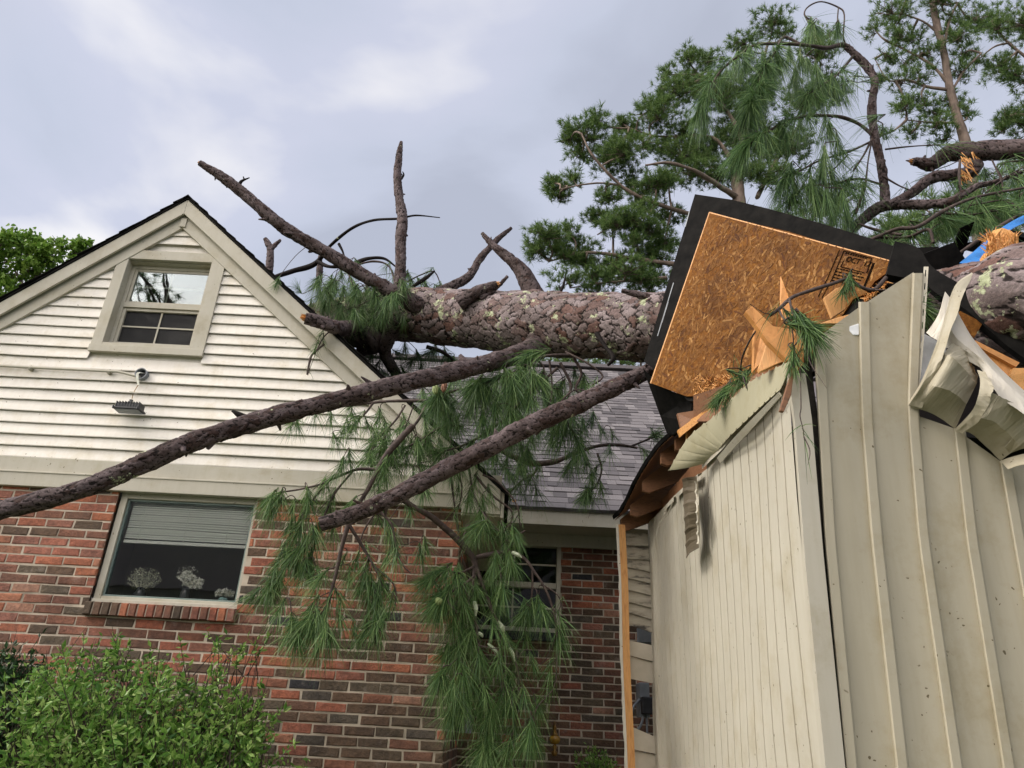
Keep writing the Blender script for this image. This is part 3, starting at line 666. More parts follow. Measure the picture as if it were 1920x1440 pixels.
# ------------------------------------------------------------------ shed
shed = thing('shed', (0, 0, 0), 'cream vinyl-sided outbuilding crushed by the fallen pine, its corner split open', 'shed')
XS = 1.25; YS = 3.1; YE = 6.35
def ribwall(y0, y1, ztop, zbot):
    mb = MB(); ys = []; y = y0; sp = .128
    prof = []
    while y < y1:
        prof += [(y+.001, 0), (min(y+sp-.012, y1), 0), (min(y+sp-.011, y1), .016), (min(y+sp-.001, y1), .016)]
        y += sp
    v = []; lean = .02
    for (yy, d) in prof:
        zt = ztop(yy)
        for z_ in np.linspace(zbot, zt, 12):
            wv = .008*math.sin(yy*2.2+z_*1.7)+.004*math.sin(yy*5+z_*3)
            v.append((XS-.012+d+wv+(.045*(z_-1.6)/1.5 if z_ > 1.6 else 0)*(1-(yy-y0)/3.2), yy, z_))
    n = 12; f = []
    for i in range(len(prof)-1):
        for k in range(n-1): f.append((i*n+k, (i+1)*n+k, (i+1)*n+k+1, i*n+k+1))
    mb.add(v, f); return mb
ztop = lambda y: np.interp(y, [3.1, 3.4, 4.4, 4.9, 6.3], [3.24, 3.24, 3.25, 3.30, 3.39])
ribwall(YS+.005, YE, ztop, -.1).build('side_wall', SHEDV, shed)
# top trim rail of the side wall
mb = MB(); n = 24; v = []
for i, yy in enumerate(np.linspace(3.2, 4.42, n)):
    z_ = ztop(yy)-.005+.006*math.sin(yy*9); xx = XS+.035-.03*(yy-3.2)
    for dx, dz in ((-.035, -.03), (-.035, .005), (-.022, .012), (-.005, .012), (-.005, -.03)): v.append((xx+dx, yy, z_+dz))
mb.add(v, [(5*i+k, 5*i+5+k, 5*i+6+k, 5*i+1+k) for i in range(n-1) for k in range(4)])
n = 16; v = []
for i, yy in enumerate(np.linspace(4.55, 5.6, n)):
    z_ = ztop(yy)-.03; 
    for dx, dz in ((-.03, -.03), (-.03, .0), (-.015, .006), (0, .006)): v.append((XS+dx, yy, z_+dz))
mb.add(v, [(4*i+k, 4*i+4+k, 4*i+5+k, 4*i+1+k) for i in range(n-1) for k in range(3) if i not in (3, 9)])
mb.build('wall_rail', SHEDV, shed)
# timber behind the top of the wall
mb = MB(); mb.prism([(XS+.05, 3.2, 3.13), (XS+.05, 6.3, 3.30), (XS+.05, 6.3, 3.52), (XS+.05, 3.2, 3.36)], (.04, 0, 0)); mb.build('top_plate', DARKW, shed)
# front wall: traced on its own plane
def Fp(x, y, d=0.0): return P(x, y, YS-d)
def lerp(a, b, t): return [a[i]*(1-t)+b[i]*t for i in range(len(a))]
def bline(pts, y):
    ys = [q[1] for q in pts]; return np.interp(y, ys, [q[0] for q in pts])
YBOT = 1720
def ext(pts):   # continue a traced line below the photo's edge
    (xa, ya), (xb, yb) = pts[-2], pts[-1]; return pts+[(xb+(xb-xa)/(yb-ya)*(YBOT-yb), YBOT)]
mb = MB()
panels = [  # left line, right line, top-left y, top-right y  (between battens)
 ([(1497, 650), (1529, 700), (1547, 1010), (1587, 1440)], [(1612, 575), (1616, 790), (1634, 1010), (1681, 1440)]),
 ([(1612, 575), (1616, 790), (1634, 1010), (1681, 1440)], [(1713, 510), (1702, 770), (1722, 1010), (1784, 1440)]),
 ([(1702, 773), (1722, 1010), (1784, 1440)], [(1789, 803), (1812, 1010), (1881, 1440)]),
 ([(1789, 803), (1812, 1010), (1881, 1440)], [(1875, 864), (1900, 1010), (1976, 1440)]),
 ([(1875, 864), (1900, 1010), (1976, 1440)], [(1962, 860), (1990, 1010), (2070, 1440)]),
 ([(1962, 860), (1990, 1010), (2070, 1440)], [(2320, 900), (2400, 1010), (2600, 1440)])]
panels[0][0][0] = (1523, 640)
for pi, (A_, B_) in enumerate(panels):
    A_ = ext(A_); B_ = ext(B_); nu, nv = 8, 26; v = []
    for k in range(nv):
        t = k/(nv-1); ya = A_[0][1]*(1-t)+YBOT*t; yb = B_[0][1]*(1-t)+YBOT*t
        xa = bline(A_, ya); xb = bline(B_, yb)
        for i in range(nu):
            u = i/(nu-1); bow = .006*math.sin(math.pi*u)*math.sin(t*6+pi)+(.015*math.exp(-t*9)*math.sin(pi*2+u*3))
            v.append(Fp(xa*(1-u)+xb*u, ya*(1-u)+yb*u, bow))
    mb.add(v, [(k*nu+i, (k+1)*nu+i, (k+1)*nu+i+1, k*nu+i+1) for k in range(nv-1) for i in range(nu-1)])
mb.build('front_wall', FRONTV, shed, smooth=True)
battens = [([(1526, 640), (1530, 700), (1547, 1010), (1587, 1440)], 20), ([(1611, 566), (1612, 650), (1616, 790), (1634, 1010), (1681, 1440)], 21),
 ([(1712, 512), (1706, 650), (1702, 772), (1722, 1010), (1784, 1440)], 20), ([(1789, 803), (1812, 1010), (1881, 1440)], 21), ([(1875, 864), (1900, 1010), (1976, 1440)], 21), ([(1962, 860), (1990, 1010), (2070, 1440)], 22)]
for A_, wd in battens:
    mb = MB(); A_ = ext(A_); nv = 26; v = []
    for k in range(nv):
        y_ = A_[0][1]+(YBOT-A_[0][1])*k/(nv-1); x_ = bline(A_, y_); w_ = wd*(1+.1*(y_-900)/900)
        for du, d in ((-.08, -.001), (.02, .016), (.16, .020), (.9, .020), (1.0, .016), (1.04, -.001)): v.append(Fp(x_+du*w_, y_, d))
    mb.add(v, [(k*6+i, (k+1)*6+i, (k+1)*6+i+1, k*6+i+1) for k in range(nv-1) for i in range(5)])
    mb.build('batten', FRONTV, shed, smooth=False)
# slotted nailing flange standing up beside the third batten
mb = MB(); A_ = [(1732, 500), (1726, 600), (1719, 690), (1712, 745)]
nv = 40; v = []
for k in range(nv+1):
    y_ = 500+(745-500)*k/nv; x_ = bline(A_, y_)
    for du in (0, 3.2, 5.2, 9): v.append(Fp(x_+du, y_, .006+.001*du))
f = []
for k in range(nv):
    for i in range(3):
        if i == 1 and k % 4 in (1, 2): continue
        f.append((k*4+i, (k+1)*4+i, (k+1)*4+i+1, k*4+i+1))
mb.add(v, f); mb.build('nailing_flange', SHEDV, shed)
# corner post, sprung away from the front wall
mb = MB(); cA = ext([(1477, 700), (1490, 780), (1509, 1040), (1548, 1440)]); cB = ext([(1510, 700), (1522, 780), (1544, 1040), (1585, 1440)])
nv = 24; v = []
for k in range(nv):
    y_ = 700+(YBOT-700)*k/(nv-1); xa = bline(cA, y_); xb = bline(cB, y_); q = Fp(xa, y_, .03); q2 = Fp(xb, y_, .026)
    v += [q+np.array([.006, .05, 0]), q, q2, q2+np.array([0, .012, 0])]
mb.add(v, [(k*4+i, (k+1)*4+i, (k+1)*4+i+1, k*4+i+1) for k in range(nv-1) for i in range(3)])
mb.build('corner_post', SHEDV, shed)
mb = MB(); v = []
for k in range(nv):
    y_ = 640+(YBOT-640)*k/(nv-1); xa = bline(cB, max(y_, 700)); q = Fp(xa-3, y_, -.05); q2 = Fp(xa+12, y_, -.05); v += [q, q2]
mb.add(v, [(k*2, k*2+2, k*2+3, k*2+1) for k in range(nv-1)]); mb.build('exposed_framing', simple('dark_channel', [(.3, (.02, .018, .015)), (.7, (.07, .06, .05))], 20, .9, .3), shed)  # dark grey-brown strip backing the gap beside the corner post
# dark inside of the shed, its far walls
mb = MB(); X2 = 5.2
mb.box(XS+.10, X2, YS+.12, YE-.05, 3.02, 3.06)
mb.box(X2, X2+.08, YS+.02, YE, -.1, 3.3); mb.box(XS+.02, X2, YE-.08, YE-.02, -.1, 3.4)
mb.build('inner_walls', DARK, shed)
mb = MB(); mb.box(X2+.081, X2+.10, YS, YE+.02, -.1, 3.28); mb.box(3.6, X2+.08, YS+.03, YS+.05, -.1, 3.3); mb.box(XS+.03, X2+.10, YE+.0, YE+.02, -.1, 3.3); mb.build('outer_wall', SHEDV, shed)
mb = MB(); mb.prism([(3.3, YS+.25, 4.55), (5.6, YS+.1, 3.05), (5.6, YE+.2, 3.05), (3.1, YE+.2, 4.75)], (0, 0, .06)); mb.build('roof_slope', SHIN, shed)

# curled vinyl on the right of the front wall
def surf(mb, rows, nu=14, nv=10, m=0, wave=.0, th=None, crease=False):
    """lofted sheet through rows of traced points (x, y, Y)"""
    R_ = []
    for r in rows:
        q, _ = smoothpath([P(*c) for c in r], [1]*len(r), nu); R_.append(q)
    R_ = np.array(R_); out_ = []
    if crease:
        k_ = 3; nv = (len(rows)-1)*k_+1; jr = rng.normal(size=(nu, nv, 3))*.0015; jr = (jr+np.roll(jr, 1, 0)+np.roll(jr, 2, 0))/1.5
        for i in range(nu):
            c_ = R_[:, i]; q = [c_[a]*(1-b/k_)+c_[a+1]*b/k_ for a in range(len(rows)-1) for b in range(k_)]+[c_[-1]]; out_.append(np.array(q)+jr[i]*np.linspace(.2, 1.3, nv)[:, None])
    for i in range(0 if crease else nu):
        q, _ = smoothpath(R_[:, i], [1]*len(R_), nv) if len(R_) > 2 else (np.array([R_[0, i]*(1-t)+R_[1, i]*t for t in np.linspace(0, 1, nv)]), 0)
        out_.append(q)
    V = np.array(out_)
    if wave: V = V+wave*np.sin(np.arange(nu)[:, None, None]*.9+np.arange(nv)[None, :, None]*.7)*np.array([.3, -1, .3])
    mb.add(V.reshape(-1, 3), [(i*nv+k, (i+1)*nv+k, (i+1)*nv+k+1, i*nv+k+1) for i in range(nu-1) for k in range(nv-1)], m)
def solid(o, t=.003):
    s_ = o.modifiers.new('thickness', 'SOLIDIFY'); s_.thickness = t; s_.offset = 0; return o
o_ = []
# leaning curled batten edge
mb = MB(); surf(mb, [[(1824, 513, 2.98), (1792, 540, 2.96), (1767, 625, 2.93), (1735, 710, 2.96), (1704, 760, 3.07)], [(1817, 531, 2.96), (1803, 560, 2.93), (1784, 622, 2.90), (1764, 684, 2.92), (1729, 764, 3.05)]], 22, 4, crease=True)
surf(mb, [[(1824, 513, 2.98), (1792, 540, 2.96), (1767, 625, 2.93), (1735, 710, 2.96), (1704, 760, 3.07)], [(1822, 511, 3.02), (1789, 539, 3.02), (1763, 624, 3.0), (1731, 708, 3.02), (1702, 757, 3.10)]], 22, 3)
o_.append(mb.build('curled_vinyl_strip', FRONTV, shed, smooth=False))
mb = MB(); surf(mb, [[(1703, 766, 3.09), (1729, 768, 3.07), (1760, 782, 3.08), (1791, 804, 3.09)], [(1738, 722, 2.98), (1758, 725, 2.93), (1790, 738, 2.95), (1812, 757, 3.0)], [(1768, 664, 2.93), (1788, 672, 2.88), (1815, 700, 2.94), (1830, 722, 3.0)], [(1790, 640, 3.0), (1812, 660, 2.98), (1826, 690, 3.02), (1834, 705, 3.04)]], 30, 18, crease=True)
o_.append(mb.build('curled_vinyl_panel', FRONTV, shed, smooth=False))
mb = MB(); surf(mb, [[(1832, 694, 2.92), (1838, 715, 2.86), (1832, 750, 2.86), (1818, 776, 2.92), (1789, 806, 3.06)], [(1846, 697, 2.9), (1862, 720, 2.83), (1858, 750, 2.84), (1838, 785, 2.9), (1803, 812, 3.04)]], 30, 5, crease=True)
surf(mb, [[(1791, 805, 3.08), (1820, 812, 3.06), (1850, 838, 3.08), (1876, 864, 3.09)], [(1838, 783, 2.93), (1862, 790, 2.92), (1890, 812, 2.95), (1912, 836, 2.98)], [(1860, 735, 2.86), (1885, 748, 2.86), (1925, 765, 2.88), (1965, 790, 2.9)]], 30, 14, crease=True)
o_.append(mb.build('curled_vinyl_panel', FRONTV, shed, smooth=False))
mb = MB(); surf(mb, [[(1772, 547, 3.05), (1788, 568, 3.04), (1802, 598, 3.03), (1824, 634, 3.0), (1862, 678, 2.97), (1930, 742, 2.92)], [(1760, 590, 3.03), (1778, 610, 3.0), (1800, 640, 2.97), (1840, 672, 2.93), (1880, 712, 2.9), (1940, 765, 2.86)], [(1737, 624, 3.06), (1758, 640, 3.03), (1790, 660, 3.0), (1838, 690, 2.95), (1868, 735, 2.88), (1940, 792, 2.84)]], 36, 10, crease=True)
o_.append(mb.build('folded_vinyl_sheet', WHITEV, shed, smooth=False))
mb = MB(); surf(mb, [[(1876, 864, 3.09), (1900, 856, 3.02), (1940, 846, 2.96)], [(1890, 880, 3.0), (1915, 872, 2.95), (1950, 868, 2.9)]], 10, 5)
surf(mb, [[(1884, 838, 3.0), (1905, 815, 2.95), (1945, 780, 2.9)], [(1893, 850, 3.04), (1915, 842, 3.0), (1950, 832, 2.95)]], 10, 5)
o_.append(mb.build('curled_vinyl_strip', FRONTV, shed, smooth=False))
for q in o_: solid(q, .002)
mb = MB(); mb.prism([P(1723, 620, 3.13), P(1738, 628, 3.13), P(1775, 650, 3.13), P(1765, 690, 3.13), P(1735, 745, 3.13), P(1716, 748, 3.13)], (0, .02, 0))
mb.build('foam_backing', FOAM, shed)
# roof band (dark rake edge) running down to the right
mb = MB()
band_t = [(1676, 458, 3.35), (1722, 472, 3.32), (1752, 510, 3.28), (1815, 550, 3.22), (1920, 632, 3.12), (2010, 705, 3.05)]
band_b = [(1660, 520, 3.33), (1727, 535, 3.30), (1762, 560, 3.26), (1802, 582, 3.22), (1877, 645, 3.16), (1920, 678, 3.12), (2010, 750, 3.05)]
surf(mb, [band_t, band_b], 30, 3); solid(mb.build('rake_edge', BLK, shed), .05)
mb = MB(); mb.prism([P(1800, 583, 3.2), P(1843, 605, 3.17), P(1826, 634, 3.17), P(1814, 622, 3.18)], (0, .014, 0)); mb.build('torn_sheathing', OSB, shed)
mb = MB(); mb.prism([P(1829, 638, 3.1), P(1912, 680, 3.06), P(1905, 688, 3.06), P(1826, 645, 3.1)], (0, .02, 0))
mb.prism([P(1826, 646, 3.12), P(1905, 689, 3.08), P(1900, 706, 3.08), P(1885, 712, 3.08), P(1850, 690, 3.1)], (0, .02, 0)); mb.build('torn_sheathing', WOODX, shed)
mb = MB(); mb.prism([P(1900, 690, 3.05), P(1960, 690, 3.02), P(1960, 760, 3.02), P(1905, 722, 3.05), P(1893, 705, 3.05)], (0, .02, 0)); mb.build('torn_sheathing', SPLIT, shed)

# collapsed left eave: roof edge, rafter tails
mb = MB(); n = 26; v = []
edge = [(1153, 972, 6.35), (1170, 950, 6.1), (1200, 890, 5.65), (1235, 838, 5.3), (1262, 812, 5.05), (1290, 782, 4.8), (1310, 770, 4.66)]
ep, _ = smoothpath([P(*c) for c in edge], [1]*len(edge), n)
for i in range(n):
    q = ep[i]; j = random.uniform(-.006, .006)
    v += [q+np.array([-.01+j, 0, -.012]), q+np.array([-.02+j, 0, .018]), q+np.array([.55, 0, .50]), q+np.array([.56, 0, .46])]
mb.add(v, [(4*i+k, 4*i+4+k, 4*i+4+(k+1) % 4, 4*i+(k+1) % 4) for i in range(n-1) for k in range(4)]+[(0, 1, 2, 3), (4*n-1, 4*n-2, 4*n-3, 4*n-4)])
mb.build('roof_edge', BLK, shed)
mb = MB(); v = []
for i in range(n):
    q = ep[i]+np.array([0, 0, -.014]); v += [q+np.array([.0, 0, 0]), q+np.array([.54, 0, .455]), q+np.array([.0, 0, -.006]), q+np.array([.54, 0, .449])]
mb.add(v, [(4*i+2, 4*i+3, 4*i+7, 4*i+6) for i in range(n-1)]+[(4*i, 4*i+2, 4*i+6, 4*i+4) for i in range(n-1)]); mb.build('roof_deck', DARKW, shed)
for k, t in enumerate(np.linspace(.06, .93, 7)):
    q = ep[int(t*(n-1))]; x_, y_, z_ = q+np.array([.03, 0, -.025]); mb = MB()
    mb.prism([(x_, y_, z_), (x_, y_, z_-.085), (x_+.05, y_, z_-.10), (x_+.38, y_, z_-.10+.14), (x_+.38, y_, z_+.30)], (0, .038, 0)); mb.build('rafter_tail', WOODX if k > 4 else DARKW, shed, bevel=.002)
mb = MB(); pts = [P(1205, 690, 4.75), P(1226, 712, 4.72), P(1262, 735, 4.65), P(1300, 745, 4.5), P(1350, 742, 4.4), P(1345, 775, 4.35), P(1292, 790, 4.6), P(1262, 815, 4.95), P(1250, 812, 5.05), P(1238, 780, 5.0)]
mb.prism(pts, (.02, .03, 0)); mb.build('folded_roofing', BLK, shed)
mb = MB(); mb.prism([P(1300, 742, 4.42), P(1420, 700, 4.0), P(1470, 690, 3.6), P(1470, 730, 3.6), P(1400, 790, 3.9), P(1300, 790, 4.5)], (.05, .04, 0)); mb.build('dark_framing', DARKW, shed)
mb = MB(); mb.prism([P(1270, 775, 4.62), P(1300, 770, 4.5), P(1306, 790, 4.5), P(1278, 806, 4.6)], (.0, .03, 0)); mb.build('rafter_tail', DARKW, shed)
mb = MB(); mb.prism([P(1271, 806, 4.55), P(1316, 773, 4.42), P(1320, 783, 4.42), P(1276, 818, 4.55)], (.0, .03, 0)); mb.prism([P(1296, 786, 4.5), P(1345, 758, 4.3), P(1348, 762, 4.3), P(1300, 796, 4.5)], (0, .03, 0)); mb.build('split_fascia', SPLIT, shed)
# ribbed soffit sheet peeled down
nu, nv = 129, 8; outer = [(1484, 676, 3.02), (1440, 698, 3.25), (1400, 722, 3.5), (1345, 776, 3.95), (1290, 822, 4.35), (1253, 884, 4.6)]
inner = [(1466, 728, 3.13), (1432, 758, 3.3), (1400, 788, 3.52), (1365, 822, 3.85), (1345, 846, 4.1), (1329, 867, 4.35)]
po, _ = smoothpath([P(*c) for c in outer], [1]*6, nu); pi_, _ = smoothpath([P(*c) for c in inner], [1]*6, nu); v = []
for i in range(nu):
    rb = .010 if i % 8 in (0,) else (.003 if i % 8 == 1 else 0); jag = .0*(hashr(i//3, 1)-.5)*(1 if i > 118 else 0)
    for k in range(nv):
        u = k/(nv-1); q = po[i]*(1-u)+pi_[i]*u; q = q+np.array([0, 0, rb-.008*math.sin(math.pi*u)]); v.append(q)
mb = MB(); mb.add(v, [(i*nv+k, (i+1)*nv+k, (i+1)*nv+k+1, i*nv+k+1) for i in range(nu-1) for k in range(nv-1)]); solid(mb.build('soffit', vinyl('shaded_soffit_vinyl', (.40, .375, .26), None, .3, .4), shed), .003)  # soffit colour darkened to carry the shade on its underside
mb = MB(); surf(mb, [[(1460, 736, 3.1), (1400, 796, 3.5), (1372, 826, 3.8), (1345, 858, 4.15)], [(1465, 742, 3.1), (1408, 806, 3.5), (1380, 836, 3.8), (1352, 868, 4.15)]], 20, 3); solid(mb.build('soffit_channel', SHEDV, shed), .01)
# strip of torn soffit dangling on the side wall
def dangling(mb, pa, pb, n, X):
    v = []
    for i in range(n+1):
        t = i/n; a = PX(*lerp(pa[0], pa[1], t), X+.012*math.sin(t*9)); b = PX(*lerp(pb[0], pb[1], t), X+.02+.012*math.sin(t*9+1)); k = .02 if i % 4 == 0 else 0
        m_ = (a+b)/2+np.array([-.012-k*.4, 0, 0]); v += [a+np.array([-k*.3, 0, 0]), m_, b]
    mb.add(v, [(3*i+k, 3*i+3+k, 3*i+4+k, 3*i+1+k) for i in range(n) for k in range(2)])
mb = MB(); dangling(mb, [(1280, 898), (1288, 1047)], [(1306, 893), (1310, 1027)], 24, XS-.09); solid(mb.build('hanging_soffit_strip', simple('soffit_back', [(.3, (.085, .068, .042)), (.7, (.13, .105, .07))], 6, .5, 0), shed), .003)
mb = MB(); dangling(mb, [(1306, 903), (1311, 1020)], [(1309, 903), (1313, 1020)], 24, XS-.085); mb.build('hanging_soffit_strip', SHEDV, shed)
mb = MB()
for a, b in (((1237, 978), (1229, 1009)), ((1262, 940), (1240, 990)), ((1246, 962), (1236, 985))):
    tube(mb, [PX(*a, XS-.05), PX(*b, XS-.06)], [.005, .002], 4, wob=0)
mb.build('splinters', WHITEV, shed)

# broken roof section with strand board
PA = P(1331, 398, 4.35); PB = P(1220, 718, 4.72); PC = P(1683, 493, 3.42)
nrm = np.cross(PB-PA, PC-PA); nrm /= np.linalg.norm(nrm)
if np.dot(nrm, CAMP-PA) < 0: nrm = -nrm
brs = thing('broken_roof_section', PA, 'torn-off roof corner with bare strand board underside and a black edge, tipped up against the trunk', 'roof section')
H_ = lambda x_, y_, d=0: hit(x_, y_, PA+nrm*d, nrm)
mb = MB(); out_px = [(1303, 364), (1370, 374), (1440, 391), (1530, 416), (1633, 447), (1723, 477), (1729, 515), (1690, 540), (1600, 640), (1480, 730), (1400, 752), (1290, 752), (1240, 700), (1222, 689), (1207, 678)]
mb.prism([H_(a, b) for a, b in out_px], -nrm*.045); mb.build('roofing', BLK, brs)
mb = MB(); q = [(1331, 398), (1400, 416), (1478, 434), (1560, 459), (1683, 493), (1662, 512), (1640, 528), (1622, 552), (1600, 560), (1560, 620), (1480, 712), (1400, 742), (1333, 741), (1287, 743), (1220, 718)]
mb.prism([H_(a, b, .016) for a, b in q], -nrm*.013); mb.build('strand_board', OSB, brs)
def inpoly(a, b, P_):
    c_ = False; n = len(P_)
    for i in range(n):
        (x1_, y1_), (x2_, y2_) = P_[i], P_[(i+1) % n]
        if (y1_ > b) != (y2_ > b) and a < (x2_-x1_)*(b-y1_)/(y2_-y1_)+x1_: c_ = not c_
    return c_
mb = MB(); E1 = (PC-PA)/np.linalg.norm(PC-PA); E2 = np.cross(nrm, E1); ia = 0
while ia < 3400:
    a, b = random.uniform(1222, 1684), random.uniform(398, 743)
    if not inpoly(a, b, q): continue
    ia += 1; th = random.gauss(1.9, .75); d1 = E1*math.cos(th)+E2*math.sin(th); d2 = np.cross(nrm, d1); l_ = random.uniform(.012, .045); w_ = random.uniform(.003, .010); c = H_(a, b, .0162+random.uniform(0, .0016))
    pts_ = [c+d1*l_*u+d2*w_*v_*random.uniform(.5, 1.2)+nrm*random.uniform(0, .0012) for u, v_ in ((-1, 0), (-.75, -1), (.6, -1), (1, .1), (.7, 1), (-.6, 1))]
    if not all(inpoly(*pj, q) for pj in ((a+l_/px2m(c)*s1, b+l_/px2m(c)*s2) for s1, s2 in ((.8, 0), (-.8, 0), (0, .8), (0, -.8)))): continue
    mb.add(pts_, [(0, 1, 2, 3, 4, 5)], 0, tone=random.random())
mb.build('strands', STRAND, brs)
mb = MB(); mb.prism([H_(a, b, .017) for a, b in ((1330, 397), (1684, 492), (1684, 494), (1330, 399.3))], -nrm*.012); mb.prism([H_(a, b, .017) for a, b in ((1329.2, 398), (1331, 398), (1220.5, 719), (1218.7, 718))], -nrm*.012); mb.build('board_edge', WOOD, brs)
mb = MB()
for a, b in (((1232, 630), (1262, 530)), ((1240, 605), (1252, 566)), ((1292, 395), (1284, 425))): mb.prism([H_(a[0], a[1], .003), H_(a[0]+1.5, a[1], .003), H_(b[0]+1.5, b[1], .003), H_(b[0], b[1], .003)], -nrm*.004)
mb.build('scratch_marks', GREYM, brs)
# frayed strands where the board broke
mb = MB(); n = 520; t = rng.random(n); aa = np.array([H_(1300+60*random.random()+50*(k % 3)/2, 705+38*random.random(), .02) for k in range(n)])
blades(mb, aa, (PC-PA)/np.linalg.norm(PC-PA)*rng.normal(size=(n, 1))+rdir(n)*.8, np.full(n, .028), .006, .1, seg=1)
n = 160; aa = np.array([H_(1620+45*q_, 560-38*q_+8*random.random(), .02) for q_ in rng.random(n)]); blades(mb, aa, rdir(n), np.full(n, .03), .008, .1, seg=1)
mb.build('frayed_strands', SPLIT, brs)
# printed stamp
def flattext(txt, px, py, ang_to, hpx, name, parent, nrm_, plane, m, d=.0215):
    cu = bpy.data.curves.new(name, 'FONT'); cu.body = txt; cu.size = 1; cu.offset = .018; ob = bpy.data.objects.new(name, cu); S.collection.objects.link(ob)
    dg = bpy.context.evaluated_depsgraph_get(); me = bpy.data.meshes.new_from_object(ob.evaluated_get(dg)); bpy.data.objects.remove(ob)
    o0 = hit(px, py, plane+nrm_*d, nrm_); e1 = hit(ang_to[0], ang_to[1], plane+nrm_*d, nrm_)-o0; e1 /= np.linalg.norm(e1)
    e2 = np.cross(nrm_, e1); sc_ = hpx*px2m(o0)/.72
    loc = np.array(parent.location)
    for vv in me.vertices:
        c = o0+(e1*vv.co.x+e2*vv.co.y)*sc_-loc; vv.co = c
    me.materials.clear(); me.materials.append(m); ob = bpy.data.objects.new(name, me); S.collection.objects.link(ob); ob.parent = parent; return ob
st = flattext('OCT  17', 1584, 489, (1625, 499.5), 10.5, 'stamp_date', brs, nrm, PA, INK)
mb = MB()
def line(a, b, wpx=1.6, d=.0215):
    A_, B_ = H_(*a, d), H_(*b, d); u = (B_-A_)/np.linalg.norm(B_-A_); s_ = np.cross(nrm, u)*wpx*px2m(A_)/2
    mb.prism([A_-s_, A_+s_, B_+s_, B_-s_], -nrm*.001)
for a, b in (((1574, 468), (1552, 520)), ((1582, 470), (1560, 523)), ((1582, 470), (1634, 484)), ((1582, 488), (1576, 500)), ((1576, 500), (1620, 511)), ((1634, 484), (1625, 512)), ((1552, 520), (1534, 556)), ((1560, 523), (1541, 558))): line(a, b)
line((1638, 493), (1620, 538), 4)
random.seed(3)
for r in range(5):     # rows of fine print, too small to read
    y_ = 503+r*6.2; x_ = 1570-r*2.6
    while x_ < 1616-r*1.5:
        l = random.uniform(2, 6); line((x_, y_+(x_-1570)*.235), (x_+l, y_+(x_+l-1570)*.235), 2.2); x_ += l+1.6
for k in range(9): x_ = 1585+k*4.6; line((x_, 474+(x_-1585)*.26), (x_+2.5, 474+(x_-1583)*.26), 3)
mb.build('stamp_print', INK, brs)

# loose broken lumber
def board(name, pts, off, m, label, cat='board', bev=.003):
    q = [P(*c) for c in pts]; o = np.mean(q, 0); o = np.array(o); mb = MB(); mb.prism(q, off)
    v = mb.v[0]-o; mb.v[0] = v; ob = mb.build(name, m, None, bevel=bev); ob.location = [float(c) for c in o]; return tag(ob, label, cat, 'broken lumber sticking out of the torn shed corner')
board('broken_board', [(1398, 583, 3.12), (1411, 574, 3.12), (1450, 611, 3.1), (1525, 624, 3.06), (1531, 637, 3.06), (1518, 645, 3.06), (1477, 676, 3.08), (1440, 640, 3.1), (1415, 605, 3.12)], (.0, .038, .0), WOODX, 'angled orange board with a dog-leg end, frontmost in the torn shed corner')
board('broken_board', [(1440, 638, 3.18), (1476, 676, 3.14), (1455, 683, 3.16), (1425, 697, 3.2), (1423, 690, 3.2)], (0, .03, 0), WOOD, 'light orange wedge of board directly under the dog-leg board')
tb = [(1414, 618, 3.3), (1432, 600, 3.3), (1452, 640, 3.28), (1440, 668, 3.28), (1412, 696, 3.32)]
ob = board('broken_board', tb, (0, .03, 0), WOODX, 'upright stamped board behind the dog-leg board')
pl0 = P(*tb[0]); 
sm = bpy.data.objects.new('printed_marks', None)
nr2 = np.cross(P(*tb[1])-pl0, P(*tb[4])-pl0); nr2 /= np.linalg.norm(nr2); nr2 = nr2 if np.dot(nr2, CAMP-pl0) > 0 else -nr2
bpy.data.objects.remove(sm)
a_ = flattext('8 8', 1418, 675, (1440, 675), 5, 'printed_marks', ob, nr2, pl0, INK, .002)
a_ = flattext('HM88', 1416, 683, (1440, 683), 5, 'printed_marks', ob, nr2, pl0, INK, .002)
board('wood_splinter', [(1464, 517, 3.4), (1469, 530, 3.38), (1480, 560, 3.35), (1490, 596, 3.33), (1466, 600, 3.33), (1463, 560, 3.36)], (0, .012, 0), WOODX, 'thin pointed orange splinter standing up in front of the strand board', 'splinter')
board('broken_board', [(1545, 558, 3.32), (1568, 540, 3.32), (1584, 536, 3.32), (1585, 580, 3.32), (1560, 596, 3.32)], (0, .02, 0), WOOD, 'pale offcut with black squiggle marks below the date stamp')
mb = MB()
board('wood_splinter', [(1532, 608, 3.12), (1570, 595, 3.11), (1611, 584, 3.1), (1611, 600, 3.1), (1570, 607, 3.11)], (0, .03, 0), WOOD, 'long yellow sliver of wood poking out left of the second batten', 'splinter')
board('wood_splinter', [(1475, 725, 3.02), (1484, 700, 3.02), (1490, 690, 3.02), (1484, 740, 3.02), (1470, 772, 3.02), (1462, 770, 3.02)], (0, .02, 0), DARKW, 'dark sliver of wood hanging at the shed corner below the soffit', 'splinter')
board('foam_scrap', [(1592, 612, 3.09), (1611, 606, 3.09), (1611, 628, 3.09), (1600, 628, 3.09), (1592, 620, 3.09)], (0, .02, 0), FOAM, 'small scrap of white foam board beside the second batten', 'scrap')

